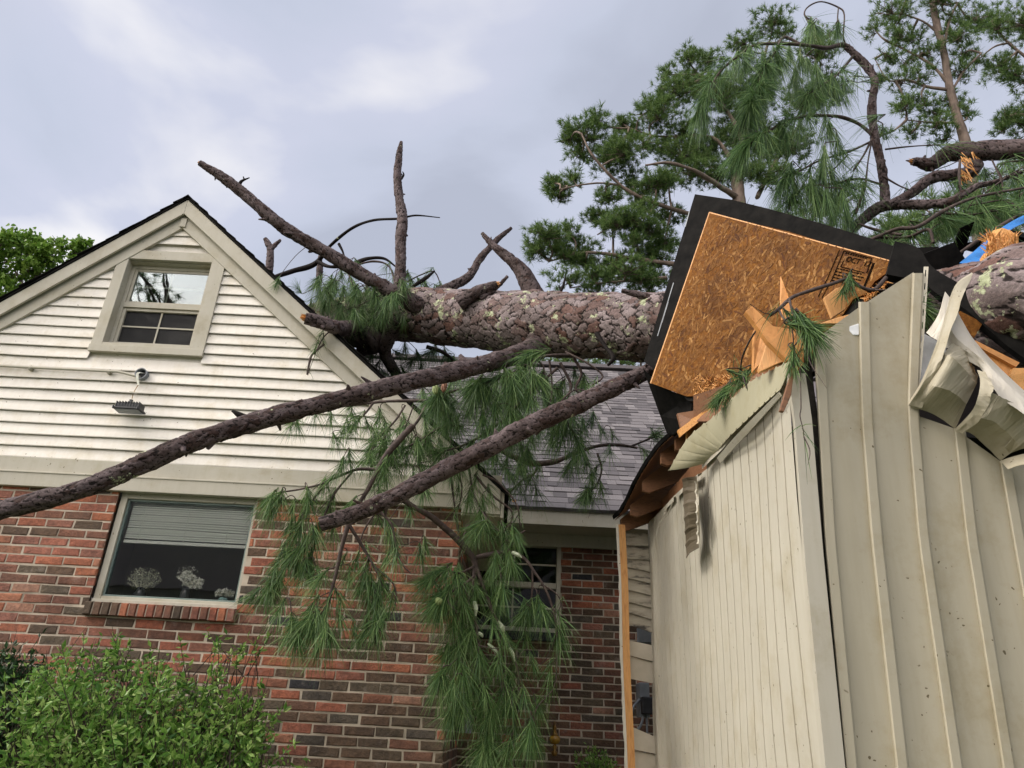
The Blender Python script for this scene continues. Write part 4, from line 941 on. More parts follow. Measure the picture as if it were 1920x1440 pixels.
# stud standing between the buildings, and the siding fragments beyond it
def stud():
    o = thing('wooden_stud', P(1165, 1440, 6.2)*np.array([1, 1, 0]), 'fresh orange two-by-four stud standing between the brick wall and the shed', 'stud'); mb = MB()
    a, b = P(1162, 985, 6.2), P(1178, 1440, 6.2); z0 = -.05; x_at = lambda z_: b[0]+(a[0]-b[0])*(z_-b[2])/(a[2]-b[2])
    n = 20; v = []
    for z_ in np.linspace(z0, a[2], n):
        xc = x_at(z_)+.004*math.sin(z_*5); v += [(xc-.012, 6.17, z_), (xc+.044, 6.175, z_), (xc+.044, 6.26, z_), (xc-.012, 6.26, z_)]
    mb.add(v, [(4*i+k, 4*i+4+k, 4*i+4+(k+1) % 4, 4*i+(k+1) % 4) for i in range(n-1) for k in range(4)]+[(0,3,2,1), (4*n-4, 4*n-3, 4*n-2, 4*n-1)]); mb.build('stud', WOOD, o)
    mb = MB(); v = []
    for z_ in np.linspace(z0, a[2], 60):
        xc = x_at(z_)+.004*math.sin(z_*5); j = random.uniform(-.005, .004); v += [(xc-.030+j, 6.168, z_), (xc-.013, 6.168, z_), (xc-.013, 6.2, z_), (xc-.030+j, 6.2, z_)]
    mb.add(v, [(4*i+k, 4*i+4+k, 4*i+4+(k+1) % 4, 4*i+(k+1) % 4) for i in range(59) for k in range(4)]); mb.build('torn_sheathing_edge', WHITEV, o)
stud()
sf = thing('torn_siding', P(1200, 1200, 6.4), 'strips of weathered lap siding hanging between the stud and the shed wall', 'siding')
rows_ = [(1000, 1000, 1192, 1214), (1024, 1026, 1175, 1216), (1040, 1048, 1174, 1217), (1060, 1070, 1174, 1218), (1082, 1092, 1174, 1219), (1104, 1116, 1174, 1220), (1124, 1138, 1174, 1222), (1146, 1164, 1174, 1225)]
for i, (ya, yb, xa, xb) in enumerate(rows_):
    h_ = 23; xa = 1174; mb = MB(); yc = ya+h_; yd = yb+h_+1
    mb.prism([P(xa, ya, 6.33), P(xb, yb, 6.33), P(xb+2, yd, 6.31), P(xa, yc, 6.31)], (0, .01, 0)); mb.build('lap_board', OLDP, sf)
for q in ([(1176, 1200), (1229, 1211), (1232, 1242), (1177, 1228)], [(1177, 1229), (1232, 1243), (1238, 1284), (1178, 1272)], [(1181, 1361), (1248, 1390), (1251, 1418), (1182, 1404)], [(1182, 1405), (1252, 1420), (1258, 1490), (1184, 1480)]):
    mb = MB(); d_ = [6.32, 6.32, 6.30, 6.30]; mb.prism([P(a, b, c) for (a, b), c in zip(q, d_)], (0, .01, 0)); m_ = mb.build('lap_board', simple('dirty_vinyl', [(.3, (.42, .38, .30)), (.7, (.56, .51, .42))], 4, .5, .2, .01) if 'dirty_vinyl' not in bpy.data.materials else bpy.data.materials['dirty_vinyl'], sf)
mb = MB(); n = 12
for k in range(n): a = P(1196+k*2.9, 1178+k*.4, 6.9); b = P(1197+k*2.9, 1204, 6.9); mb.box(a[0], a[0]+.011, 6.9, 6.93, b[2], a[2])
a = P(1195, 1178, 6.93); b = P(1231, 1208, 6.93); mb.box(a[0], b[0], 6.93, 6.96, b[2], a[2])
ob = mb.build('wall_vent', GREYM); tag(ob, 'small grey louvred panel on the house wall seen between the torn siding boards', 'vent')
# electrical box
p = P(1207, 1340, 7.6); eb = thing('electrical_box', p, 'grey electrical box with curved conduit behind the torn siding boards', 'electrical box')
mb = MB(); a = P(1197, 1280, 7.6); b = P(1219, 1400, 7.6); mb.box(a[0], b[0]+.0, 7.55, 7.75, P(1207, 1345, 7.6)[2], a[2]); mb.build('cabinet', GREYM, eb, bevel=.006)
mb = MB(); a = P(1202, 1306, 7.5); b = P(1224, 1340, 7.5); mb.box(a[0], b[0], 7.45, 7.549, b[2], a[2]); mb.build('meter_housing', METAL, eb, bevel=.01)
mb = MB(); tube(mb, [P(1199, 1312, 7.55), P(1188, 1325, 7.5), P(1183, 1350, 7.5), P(1184, 1380, 7.5), P(1200, 1362, 7.5), P(1206, 1345, 7.55)], [.012]*6, 8, wob=0)
tube(mb, [P(1212, 1340, 7.55), P(1213, 1380, 7.5), P(1208, 1420, 7.5), P(1206, 1500, 7.5)], [.010]*4, 8, wob=0); mb.build('cable', GREYM, eb, smooth=True)

# wall lanterns half hidden by needles
p = P(878, 1350, 7.3); ln = thing('wall_lantern', p, 'grey glass wall lantern half hidden in the hanging needles', 'lantern')
mb = MB(); a = P(878, 1325, 7.3); b = P(880, 1375, 7.3); h0, h1 = b[2], a[2]; cx = a[0]
v = []; 
for r0, z_ in ((.030, h1), (.055, h0)): v += [(cx+r0*math.cos(t_+.4), 7.3+r0*math.sin(t_+.4), z_) for t_ in np.linspace(0, 2*math.pi, 6, endpoint=False)]
mb.add(v, [(i, (i+1) % 6, 6+(i+1) % 6, 6+i) for i in range(6)]+[tuple(range(6))]); mb.build('lamp_glass', GREYM, ln, bevel=.002)
mb = MB(); tube(mb, [(cx, 7.3, h1), (cx, 7.3, h1+.06), (XR+.2, 7.3, h1+.1), (XR, 7.3, h1+.03)], [.01]*4, 8, wob=0); mb.build('bracket', METAL, ln)
p = P(1040, 1400, 7.95); ln = thing('wall_lantern', p, 'dark brass lantern with an amber globe low on the recessed brick wall', 'lantern')
cx, cy, cz = p
def lathe(mb, cx, cy, prof, n=16):
    v = []
    for r0, z_ in prof: v += [(cx+r0*math.cos(t_), cy+r0*math.sin(t_), z_) for t_ in np.linspace(0, 2*math.pi, n, endpoint=False)]
    mb.add(v, [(q*n+i, q*n+(i+1) % n, (q+1)*n+(i+1) % n, (q+1)*n+i) for q in range(len(prof)-1) for i in range(n)])
mb = MB(); lathe(mb, cx, cy, [(.005, cz+.02), (.04, cz+.03), (.055, cz+.06), (.045, cz+.09), (.01, cz+.10)]); mb.build('globe', AMBER, ln, smooth=True)
mb = MB(); lathe(mb, cx, cy, [(.02, cz-.08), (.035, cz-.05), (.012, cz-.03), (.025, cz+.0), (.012, cz+.02)]); lathe(mb, cx, cy, [(.03, cz+.10), (.012, cz+.14), (.02, cz+.16), (.002, cz+.19)])
tube(mb, [(cx, cy, cz+.18), (cx, cy+.12, cz+.22), (cx, YR, cz+.15)], [.008]*3, 6, wob=0); mb.build('bracket', BRASS, ln, smooth=True)
# wood scrap on the roof
ob = board('wood_splinter', [(960, 938, 7.72), (966, 936, 7.72), (970, 946, 7.72), (969, 953, 7.72), (964, 950, 7.72)], (0, .01, 0), SPLIT, 'tiny orange chip of wood on the shingles near the eave', 'splinter'); 
# blue tarp
mb = MB(); surf(mb, [[(1925, 402, 3.85), (1885, 422, 3.85), (1850, 450, 3.85), (1822, 475, 3.82), (1800, 492, 3.8)], [(1925, 415, 3.83), (1890, 435, 3.80), (1862, 462, 3.80), (1845, 482, 3.78), (1828, 497, 3.75)]], 20, 8, wave=.006)
surf(mb, [[(1925, 402, 3.85), (2010, 380, 3.9), (2100, 370, 4.0)], [(1925, 418, 3.83), (2010, 410, 3.85), (2100, 400, 3.9)]], 8, 6, wave=.006)
ob = solid(mb.build('tarp', BLUE), .003); tag(ob, 'blue plastic tarp rucked over the crushed roof above the trunk', 'tarp')
mb = MB(); random.seed(11)
pts = [(1862, 432), (1880, 427), (1896, 432), (1908, 445), (1912, 458), (1902, 472), (1896, 488), (1893, 500), (1880, 494), (1866, 490), (1850, 494), (1845, 486), (1842, 472), (1852, 476), (1862, 470), (1860, 450)]
q = [P(a+random.uniform(-3, 3), b+random.uniform(-3, 3), 3.55+.05*random.random()) for a, b in pts]; mb.prism(q, (.01, .06, 0)); n = 200
aa = np.array([P(1848+60*random.random(), 440+50*random.random(), 3.54) for _ in range(n)]); blades(mb, aa, rdir(n)+np.array([0, 0, 1.2]), np.full(n, .05), .01, 0, seg=1)
ob = mb.build('splintered_stub', SPLIT); tag(ob, 'torn orange wood fibres of a snapped limb beside the blue tarp', 'wood stub')
# heap of broken dark roofing behind the rake edge
mb = MB(); random.seed(5)
for (a, b, d, s) in ((1760, 470, 3.9, .22), (1810, 470, 4.1, .3), (1870, 440, 4.2, .3), (1700, 470, 4.0, .2), (1800, 440, 4.3, .2), (1900, 500, 3.9, .25), (1950, 480, 4.0, .4)):
    c = P(a, b+20, d); u = rdir(1)[0]; w2 = np.cross(u, rdir(1)[0]); q = [c+u*s+w2*s*.4, c-u*s*.7+w2*s*.5, c-u*s-w2*s*.3, c+u*s*.6-w2*s*.6]; mb.prism(q, (.01, .03, .02))
ob = mb.build('roof_debris', BLK); tag(ob, 'heap of torn black roofing felt behind the rake edge of the shed', 'debris')

# ------------------------------------------------------------------ the fallen pine
random.seed(21); rng = np.random.default_rng(21)
TR = [(2060, 570, 118, 3.0), (1900, 585, 104, 3.4), (1740, 600, 88, 3.85), (1560, 608, 76, 4.3), (1380, 612, 68, 4.75), (1230, 613, 64, 5.2), (1130, 612, 60, 5.5), (1000, 606, 60, 5.9), (880, 598, 54, 6.3), (780, 590, 50, 6.6), (700, 592, 44, 6.9), (630, 596, 34, 7.15), (560, 602, 26, 7.4)]
pts, rad = trace(TR)
pts = [np.array([8.6, .1, .35]), np.array([6.6, 1.2, 1.75]), np.array([4.8, 2.2, 3.0])]+pts; rad = [.42, .36, .32]+rad
pine = thing('fallen_pine', pts[4], 'huge fallen pine with snapped limbs lying across the shed and the house roof', 'fallen tree')
mb = MB(); tp, tr_ = tube(mb, pts, rad, 190, step=.0105, bark=(.115, .082, .016), wob=.018)
mb.build('trunk', BARK, pine, smooth=True)
LIMBP = list(tp[::6])
def limb(seq, m=LIMB, segs=44, bark=(.062, .038, .0095), step=.010, broken=None, label=None, wob=.05, k=.68):
    mb = MB(); p_, r_ = trace(seq); r_ = [q*k for q in r_]; pp, rr = tube(mb, p_, r_, segs, step=step, bark=bark, wob=wob)
    L__ = np.linalg.norm(pp[-1]-pp[0])
    if bark and L__ > .5:
        for _ in range(int(2+L__*3)):
            i = random.randrange(3, len(pp)-3); dd = pp[i+2]-pp[i-2]; dd /= np.linalg.norm(dd); sd = np.cross(dd, rdir(1)[0]); sd /= np.linalg.norm(sd); sd = sd+dd*random.uniform(-.2, .9); l_ = rr[i]*random.uniform(1.05, 1.7); k_ = rr[i]*random.uniform(.16, .36)
            tube(mb, [pp[i]+sd*rr[i]*.3, pp[i]+sd*(rr[i]*.7+l_*.3), pp[i]+sd*(l_+rr[i]*.25)], [k_*1.7, k_, k_*.45], 9, step=.008, wob=.25, crack=1.0, cell=random.random())
    o = mb.build('branch', m, pine, smooth=True); LIMBP.extend(list(pp[::6]))
    if label: o['label'] = label
    if broken is not None:
        e = pp[-1] if broken == 1 else pp[0]; r0 = rr[-1] if broken == 1 else rr[0]; d = (pp[-1]-pp[-3]) if broken == 1 else (pp[0]-pp[2]); d /= np.linalg.norm(d)
        mb = MB(); n = 46; base = e-d*.02+np.cross(rdir(n), d)*r0*.8*rng.random((n, 1)); blades(mb, base, d+rdir(n)*.22, (.012+r0*1.2*rng.random(n)), max(.006, r0*.5), 0, seg=2)
        k = mb.build('split_end', SPLIT, pine); k.parent = o
    return o
# big limbs
limb([(1010, 650, 34, 5.75), (960, 668, 24, 5.5), (880, 690, 23, 5.1), (760, 718, 24, 4.75), (640, 748, 23.5, 4.5), (500, 785, 24, 4.3), (380, 822, 25, 4.15), (270, 868, 25, 4.05), (160, 915, 24.5, 3.95), (60, 942, 24, 3.9), (-120, 985, 24, 3.8)], step=.0085, segs=64, k=.70, label='longest limb, reaching across the gable to the left')
limb([(1225, 690, 20, 5.15), (1150, 728, 25, 5.05), (1060, 768, 27, 4.95), (960, 815, 27, 4.85), (860, 868, 26, 4.8), (760, 920, 25, 4.72), (680, 958, 22, 4.68), (600, 984, 20, 4.65)], step=.0085, segs=64, k=.64, broken=None, label='sawn-off limb slanting down across the brick wall')
mb = MB(); e_ = P(597, 985, 4.65); d_ = P(597, 985, 4.65)-P(640, 972, 4.66); d_ /= np.linalg.norm(d_)
n_ = 26; fr = frames(np.array([e_, e_+d_*.01])); th_ = np.linspace(0, 2*math.pi, n_, endpoint=False)
mb.add([e_+d_*.004+(math.cos(t_)*fr[1][0]+math.sin(t_)*fr[2][0])*12.6*px2m(e_) for t_ in th_], [tuple(range(n_))]); mb.build('cut_face', SPLIT, pine)
limb([(790, 575, 26, 6.3), (745, 553, 20, 6.2), (680, 515, 18, 6.1), (600, 467, 17, 6.0), (520, 417, 16.5, 5.9), (450, 357, 15, 5.85), (410, 328, 12, 5.8), (374, 306, 7, 5.75)], broken=1, label='long bare limb pointing up and left over the gable')
limb([(748, 548, 17, 6.4), (751, 500, 14, 6.4), (751, 450, 14.5, 6.4), (755, 410, 14, 6.4), (748, 370, 11.5, 6.4), (745, 330, 10.5, 6.4), (748, 295, 9, 6.4), (752, 266, 4, 6.4)], broken=1, label='upright bare stub')
limb([(1003, 570, 30, 6.0), (992, 535, 21, 6.0), (975, 505, 17, 6.0), (955, 485, 12.5, 6.0), (925, 460, 7.5, 6.0), (904, 437, 3, 6.0)], broken=1, k=.8, label='short snapped stub with raw wood')
limb([(815, 552, 16, 6.6), (845, 538, 13, 6.6), (880, 518, 11, 6.6), (900, 485, 10, 6.6), (930, 452, 7.5, 6.6), (959, 427, 3.5, 6.6)])
limb([(860, 570, 20, 5.95), (890, 550, 16, 5.9), (915, 539, 13, 5.88), (932, 532, 10, 5.86)], broken=1)
limb([(900, 560, 6, 5.9), (925, 545, 6, 5.9), (952, 518, 3, 5.88)], segs=12)
limb([(1260, 575, 14, 5.0), (1225, 562, 13, 5.0), (1195, 552, 9, 5.0), (1165, 545, 4, 5.0)], m=LIMB)
limb([(670, 612, 18, 6.6), (645, 616, 17, 6.1), (622, 612, 15, 5.8), (597, 603, 14, 5.72), (572, 597, 12, 5.68)], broken=1, k=.82, label='stub with a raw orange end over the rake board')
limb([(745, 600, 24, 6.5), (722, 655, 16, 6.7), (735, 690, 14, 7.0), (760, 720, 11, 7.3)])
limb([(640, 600, 30, 6.9), (660, 625, 26, 6.8), (700, 640, 22, 6.7), (680, 655, 14, 6.9)], k=.9)
limb([(505, 510, 10, 7.3), (507, 470, 9, 7.3), (503, 458, 8, 7.3), (497, 447, 4, 7.3)], broken=1, segs=16)
limb([(506, 470, 7, 7.3), (515, 460, 6, 7.3), (526, 450, 3.5, 7.3)], segs=14, broken=1)
limb([(598, 530, 9, 7.2), (600, 500, 8, 7.2), (600, 480, 4, 7.2)], segs=14, broken=1)
limb([(516, 519, 6, 7.2), (550, 508, 7, 7.2), (590, 495, 7.5, 7.2), (620, 460, 4.5, 7.0), (660, 428, 4.2, 6.8), (700, 413, 3.6, 6.6), (748, 410, 3.2, 6.45), (780, 404, 2.6, 6.4), (825, 408, 1.2, 6.4)], segs=14, bark=None)
limb([(560, 432, 1, 7.0), (558, 445, 2, 7.0), (555, 452, 1, 7.0)], segs=6, bark=None)
for s_ in ([(448, 350, 4, 5.85), (452, 340, 3, 5.85), (468, 333, 1, 5.85)], [(458, 337, 2, 5.85), (456, 331, 1, 5.85)], [(405, 325, 3, 5.8), (403, 338, 1, 5.8)], [(752, 335, 3, 6.4), (757, 328, 2, 6.4), (755, 322, 1, 6.4)],
    [(595, 490, 4, 7.1), (620, 500, 4, 7.0), (660, 495, 4, 6.9), (690, 485, 4, 6.8), (720, 485, 3, 6.8), (742, 500, 2, 6.8)], [(635, 457, 3, 6.2), (642, 470, 2.5, 6.2), (646, 482, 2, 6.2)],
    [(1042, 560, 3, 5.8), (1055, 540, 3, 5.8), (1060, 520, 1.5, 5.8)], [(1052, 545, 2, 5.8), (1048, 535, 1, 5.8)], [(770, 540, 4, 6.6), (800, 520, 4, 6.6), (815, 508, 2, 6.6)], [(470, 790, 13, 4.28), (452, 779, 8, 4.25), (440, 772, 4, 4.24), (435, 770, 2, 4.24)],
    [(1118, 625, 5, 5.2), (1135, 650, 4, 5.15), (1150, 670, 5, 5.1), (1140, 685, 3, 5.1)]):
    limb(s_, segs=10, bark=None, step=.02, wob=.12, k=.9)

ANCH = LIMBP
class Bough:
    def __init__(s, label=None, ln=.2): s.w = MB(); s.n = MB(); s.label = label; s.ln = ln; s.c = []
    def twig(s, seq, f0=.2, gap=.10, side=.12, nn=46, end=True, droop=.5, down=.55):
        p_, r_ = trace(seq); r_ = [q*.72 for q in r_]; pp, rr = tube(s.w, p_, r_, 8, step=.03, wob=.10); s.c += list(pp[::4])
        L_ = np.concatenate([[0], np.cumsum(np.linalg.norm(np.diff(pp, axis=0), axis=1))]); x_ = L_[-1]*f0
        while x_ < L_[-1]:
            i = min(int(np.searchsorted(L_, x_)), len(pp)-2); d = pp[i+1]-pp[i]; d /= np.linalg.norm(d)+1e-9
            sd = rdir(1)[0]*.9+d*.5+np.array([0, 0, -down]); sd /= np.linalg.norm(sd); l_ = side*random.uniform(.5, 1.3)
            e = pp[i]+sd*l_+np.array([0, 0, -l_*.3])
            tube(s.w, [pp[i], pp[i]+sd*l_*.6, e], [.004, .003, .0025], 5, wob=.1)
            s.tuftm(e, e-pp[i]+np.array([0, 0, -l_*.6]), nn, droop)
            if random.random() < .6:
                b_ = rdir(1)[0]*.7+d*.4+np.array([0, 0, -.5]); q0 = pp[i]; q1 = q0+b_*random.uniform(.05, .14); q2 = q1+(b_+rdir(1)[0]*.8)*random.uniform(.05, .14)
                tube(s.w, [q0, q1, q2], [.0034, .0026, .0014], 4, step=.02, wob=.2)
            x_ += gap*random.uniform(.6, 1.4)
        if end: s.tuftm(pp[-1], pp[-1]-pp[-3]+np.array([0, 0, -.01]), int(nn*1.4), droop)
    def tuftm(s, e, d, nn=60, droop=.5, k=1.0): tuft(s.n, e, d, s.ln*k*random.uniform(.75, 1.1), int(nn*1.25), .85, droop*.6)
    def t(s, x, y, Y, dx=0, dy=1, nn=80, k=1.0, droop=.28, spread=.85):
        c = P(x, y, Y); e = P(x+dx*40, y+dy*40, Y)-c; e += np.array([0, random.uniform(-.15, .15)*np.linalg.norm(e), 0])
        st_ = c-e/np.linalg.norm(e)*.10; A_ = np.array(s.c if s.c and np.min(np.linalg.norm(np.array(s.c)-st_, axis=1)) < .7 else s.c+ANCH); j = int(np.argmin(np.linalg.norm(A_-st_, axis=1))); q_ = A_[j]
        if np.linalg.norm(q_-st_) < 1.4: tube(s.w, [q_, (q_+st_)/2+np.array([0, 0, .02])+rdir(1)[0]*.02, st_, c], [.0035, .0035, .0032, .003], 5, wob=.1)
        s.c += [st_, c]
        tuft(s.n, c, e, s.ln*k*random.uniform(.8, 1.1), int(nn*1.15), spread, droop, back=.11)
    def done(s):
        o = s.w.build('branch', TWIG, pine, smooth=True)
        if s.label: o['label'] = s.label
        k = s.n.build('needles', NEED, pine); k.parent = o; return o
# bough behind the limbs, hanging over gable foot and brick wall (left)
B = Bough('boughs hanging in front of the brick wall beside the picture window')
B.twig([(835, 760, 4, 5.5), (800, 752, 5, 5.5), (740, 752, 4.5, 5.5), (700, 755, 4, 5.5), (650, 762, 2.5, 5.5)], .9, nn=30, end=False)
for q in ([(700, 755, 3, 5.5), (685, 775, 2.5, 5.5), (660, 800, 2, 5.5)], [(760, 760, 3, 5.5), (740, 790, 2.5, 5.5), (700, 830, 2, 5.5)], [(800, 752, 4, 5.5), (830, 770, 5, 5.5), (860, 800, 3, 5.5)], [(775, 762, 2, 5.5), (760, 800, 2, 5.5), (735, 850, 2, 5.5), (715, 900, 2, 5.5)]): B.twig(q, .5, .14, .08, 28)
for a, b, dx, dy in ((558, 785, -.3, 1), (592, 778, .0, 1), (620, 785, .0, 1), (640, 815, -.3, 1), (655, 805, .2, 1), (662, 780, .2, 1), (705, 792, -.4, 1), (545, 800, -.6, 1), (560, 803, .3, 1), (632, 830, .4, 1), (715, 785, .2, 1), (760, 790, .3, 1), (770, 830, -.1, 1), (730, 850, -.3, 1), (690, 850, -.5, 1), (700, 870, .2, 1), (745, 880, .2, 1), (722, 810, 0, 1), (800, 800, .3, 1), (790, 850, .2, 1), (760, 870, -.2, 1), (690, 800, .3, 1)): B.t(a, b, 5.55, dx, dy, 42, .78)
B.twig([(775, 798, 9, 5.3), (745, 830, 9, 5.3), (720, 860, 8, 5.3), (702, 895, 7, 5.3), (685, 925, 6, 5.3), (670, 948, 5, 5.3)], .3, .12, .14, 40, end=False)
B.twig([(800, 753, 4, 5.5), (790, 778, 4, 5.4), (775, 800, 4, 5.3)], .99, end=False)
B.twig([(702, 880, 4, 5.3), (670, 880, 4, 5.3), (635, 893, 3.5, 5.3), (600, 908, 3, 5.3), (560, 918, 2.5, 5.3), (520, 925, 2, 5.3), (505, 938, 2, 5.3)], .35, .11, .09, 40)
B.twig([(612, 903, 3.5, 5.3), (585, 940, 3, 5.3), (555, 985, 3, 5.3), (530, 1030, 2.5, 5.3), (515, 1075, 2.5, 5.3), (503, 1110, 2, 5.3)], .2, .075, .13, 50)
B.twig([(660, 885, 3, 5.35), (625, 930, 3, 5.35), (600, 990, 3, 5.35), (580, 1050, 2.5, 5.35)], .25, .08, .12, 46)
for a, b, dx, dy, nn in ((505, 945, -.3, 1, 80), (530, 940, 0, 1, 60), (548, 960, -.2, 1, 60), (578, 935, .1, 1, 70), (640, 880, -.2, 1, 70), (655, 865, 0, 1, 60), (560, 1000, -.3, 1, 80), (570, 1030, -.1, 1, 80), (590, 1005, .2, 1, 60), (545, 1050, -.6, 1, 80), (560, 1060, .2, 1, 80), (520, 1090, -.7, 1, 70), (500, 1110, -.5, 1, 80), (510, 1110, .4, 1, 60), (575, 1075, 0, 1, 80), (600, 1080, .4, 1, 50), (510, 960, -.5, 1, 50)): B.t(a, b, 5.25, dx, dy, nn, .95)
B.done()
B = Bough('thin bough below the sawn-off limb, its tips over the brick wall')
B.twig([(652, 985, 6, 4.95), (640, 1030, 5.5, 4.95), (630, 1075, 5, 4.95), (618, 1120, 4.5, 4.95), (608, 1150, 3.5, 4.95)], .45, .12, .12, 44)
B.twig([(612, 1140, 3, 4.95), (590, 1160, 2.5, 4.95), (560, 1170, 2, 4.95)], .3, .09, .08, 46)
B.twig([(612, 1140, 3, 4.95), (612, 1175, 2.5, 4.95), (622, 1200, 2, 4.95)], .4, .1, .08, 40)
for a, b, dx, dy, nn in ((575, 1165, -.7, 1, 90), (560, 1190, -.4, 1, 80), (550, 1180, .1, 1, 90), (585, 1180, 0, 1, 100), (600, 1165, .3, 1, 70), (640, 1130, .4, 1, 60), (540, 1195, -.4, 1, 60), (560, 1205, .1, 1, 70), (640, 1165, .3, 1, 50), (520, 1150, -.5, 1, 50)): B.t(a, b, 4.95, dx, dy, nn, .85)
B.twig([(652, 985, 4, 4.95), (680, 970, 4, 4.98), (712, 956, 4, 4.97)], .99, end=False)
B.twig([(705, 960, 3, 4.97), (705, 962, 3, 5.2)], .99, end=False)
B.twig([(655, 985, 5, 4.95), (680, 1025, 4, 5.0), (700, 1060, 3.5, 5.0), (712, 1090, 3, 5.0), (700, 1130, 2.5, 5.0), (705, 1160, 2, 5.0)], .35, .10, .10, 44)
B.twig([(700, 1060, 3, 5.0), (740, 1100, 2.5, 5.0), (735, 1150, 2, 5.0), (700, 1180, 1.5, 5.0)], .4, .14, .07, 34)
for a, b, dx, dy, nn in ((655, 1090, 0, 1, 70), (680, 1085, -.3, 1, 70), (700, 1100, .2, 1, 90), (690, 1130, 0, 1, 90), (720, 1110, .3, 1, 60), (675, 1110, -.2, 1, 70), (710, 1140, .1, 1, 70), (665, 1060, -.3, 1, 50), (690, 1180, .1, 1, 40), (680, 1190, -.6, 1, 40), (640, 1060, -.4, 1, 40), (665, 1190, .1, 1, 40)): B.t(a, b, 5.0, dx, dy, nn, .8)
B.twig([(712, 958, 4, 4.95), (735, 985, 3, 4.95), (742, 1020, 2.5, 4.95), (752, 1055, 2, 4.95), (770, 1075, 1.5, 4.95)], .6, .16, .06, 30, end=False)
B.twig([(705, 960, 3, 5.2), (685, 990, 2.5, 5.2), (675, 1020, 2, 5.2), (690, 1030, 1.5, 5.2)], .9, .2, .05, 20, end=False)
for a, b, dx, dy, nn in ((740, 1035, .1, 1, 55), (722, 1050, -.5, 1, 50), (790, 1045, .1, 1, 60), (800, 1030, .2, 1, 50), (730, 1010, .3, 1, 40), (770, 960, .2, 1, 50), (795, 920, .3, 1, 60), (790, 925, -.3, 1, 50), (775, 900, 0, 1, 40)): B.t(a, b, 5.15, dx, dy, nn, .7)
B.done()
# the long bough hanging down in front of the inner corner
B = Bough('longest bough hanging down in front of the small recessed window', .21)
B.twig([(748, 932, 8, 5.1), (775, 950, 8, 5.15), (808, 968, 8, 5.2), (840, 995, 8.5, 5.3), (865, 1020, 8, 5.35), (887, 1048, 8, 5.4), (893, 1075, 6, 5.4)], .99, end=False)
B.twig([(890, 1060, 5, 5.4), (888, 1100, 5, 5.4), (890, 1150, 4.5, 5.4), (896, 1200, 4, 5.4), (900, 1240, 3, 5.4)], .2, .12, .12, 40)
B.twig([(893, 1065, 5, 5.4), (910, 1110, 4.5, 5.4), (925, 1150, 4.5, 5.4), (945, 1190, 4, 5.4), (962, 1230, 4, 5.4), (972, 1270, 3, 5.4), (970, 1330, 2.5, 5.4), (960, 1390, 2, 5.4)], .25, .10, .13, 36)
B.twig([(893, 1045, 6, 5.4), (920, 1040, 7, 5.4), (960, 1037, 6, 5.4), (985, 1050, 4, 5.4), (1000, 1070, 4, 5.4), (1020, 1100, 3.5, 5.4), (1036, 1140, 3, 5.4), (1044, 1190, 3, 5.4), (1044, 1240, 2.5, 5.4), (1038, 1290, 2, 5.4), (1005, 1330, 2, 5.4), (1000, 1380, 1.5, 5.4)], .45, .14, .09, 30)
B.twig([(1015, 1095, 2.5, 5.4), (1045, 1115, 2, 5.4), (1055, 1140, 2, 5.4)], .9, .2, .05, 10, end=False)
B.twig([(998, 1070, 3, 5.4), (998, 1105, 2.5, 5.4), (993, 1150, 2, 5.4)], .8, .2, .05, 20)
B.twig([(890, 1080, 3.5, 5.35), (870, 1095, 3, 5.3), (845, 1110, 3, 5.25), (825, 1128, 2.5, 5.2)], .3, .1, .08, 60)
B.twig([(893, 1060, 3, 5.4), (860, 1075, 2.5, 5.3), (840, 1070, 2, 5.3), (810, 1085, 2, 5.3)], .4, .1, .08, 50)
B.twig([(900, 1240, 3, 5.4), (905, 1300, 2.5, 5.4), (912, 1360, 2, 5.4), (920, 1400, 2, 5.4)], .2, .11, .10, 40)
B.twig([(940, 1190, 3, 5.4), (938, 1230, 2.5, 5.4), (942, 1280, 2, 5.4), (935, 1320, 2, 5.4)], .2, .11, .08, 30)
B.twig([(865, 1020, 3, 5.35), (872, 1000, 3, 5.42), (880, 985, 3, 5.5), (920, 990, 2.5, 5.5), (960, 1005, 2.5, 5.5), (985, 995, 2, 5.5)], .5, .14, .08, 40, end=False)
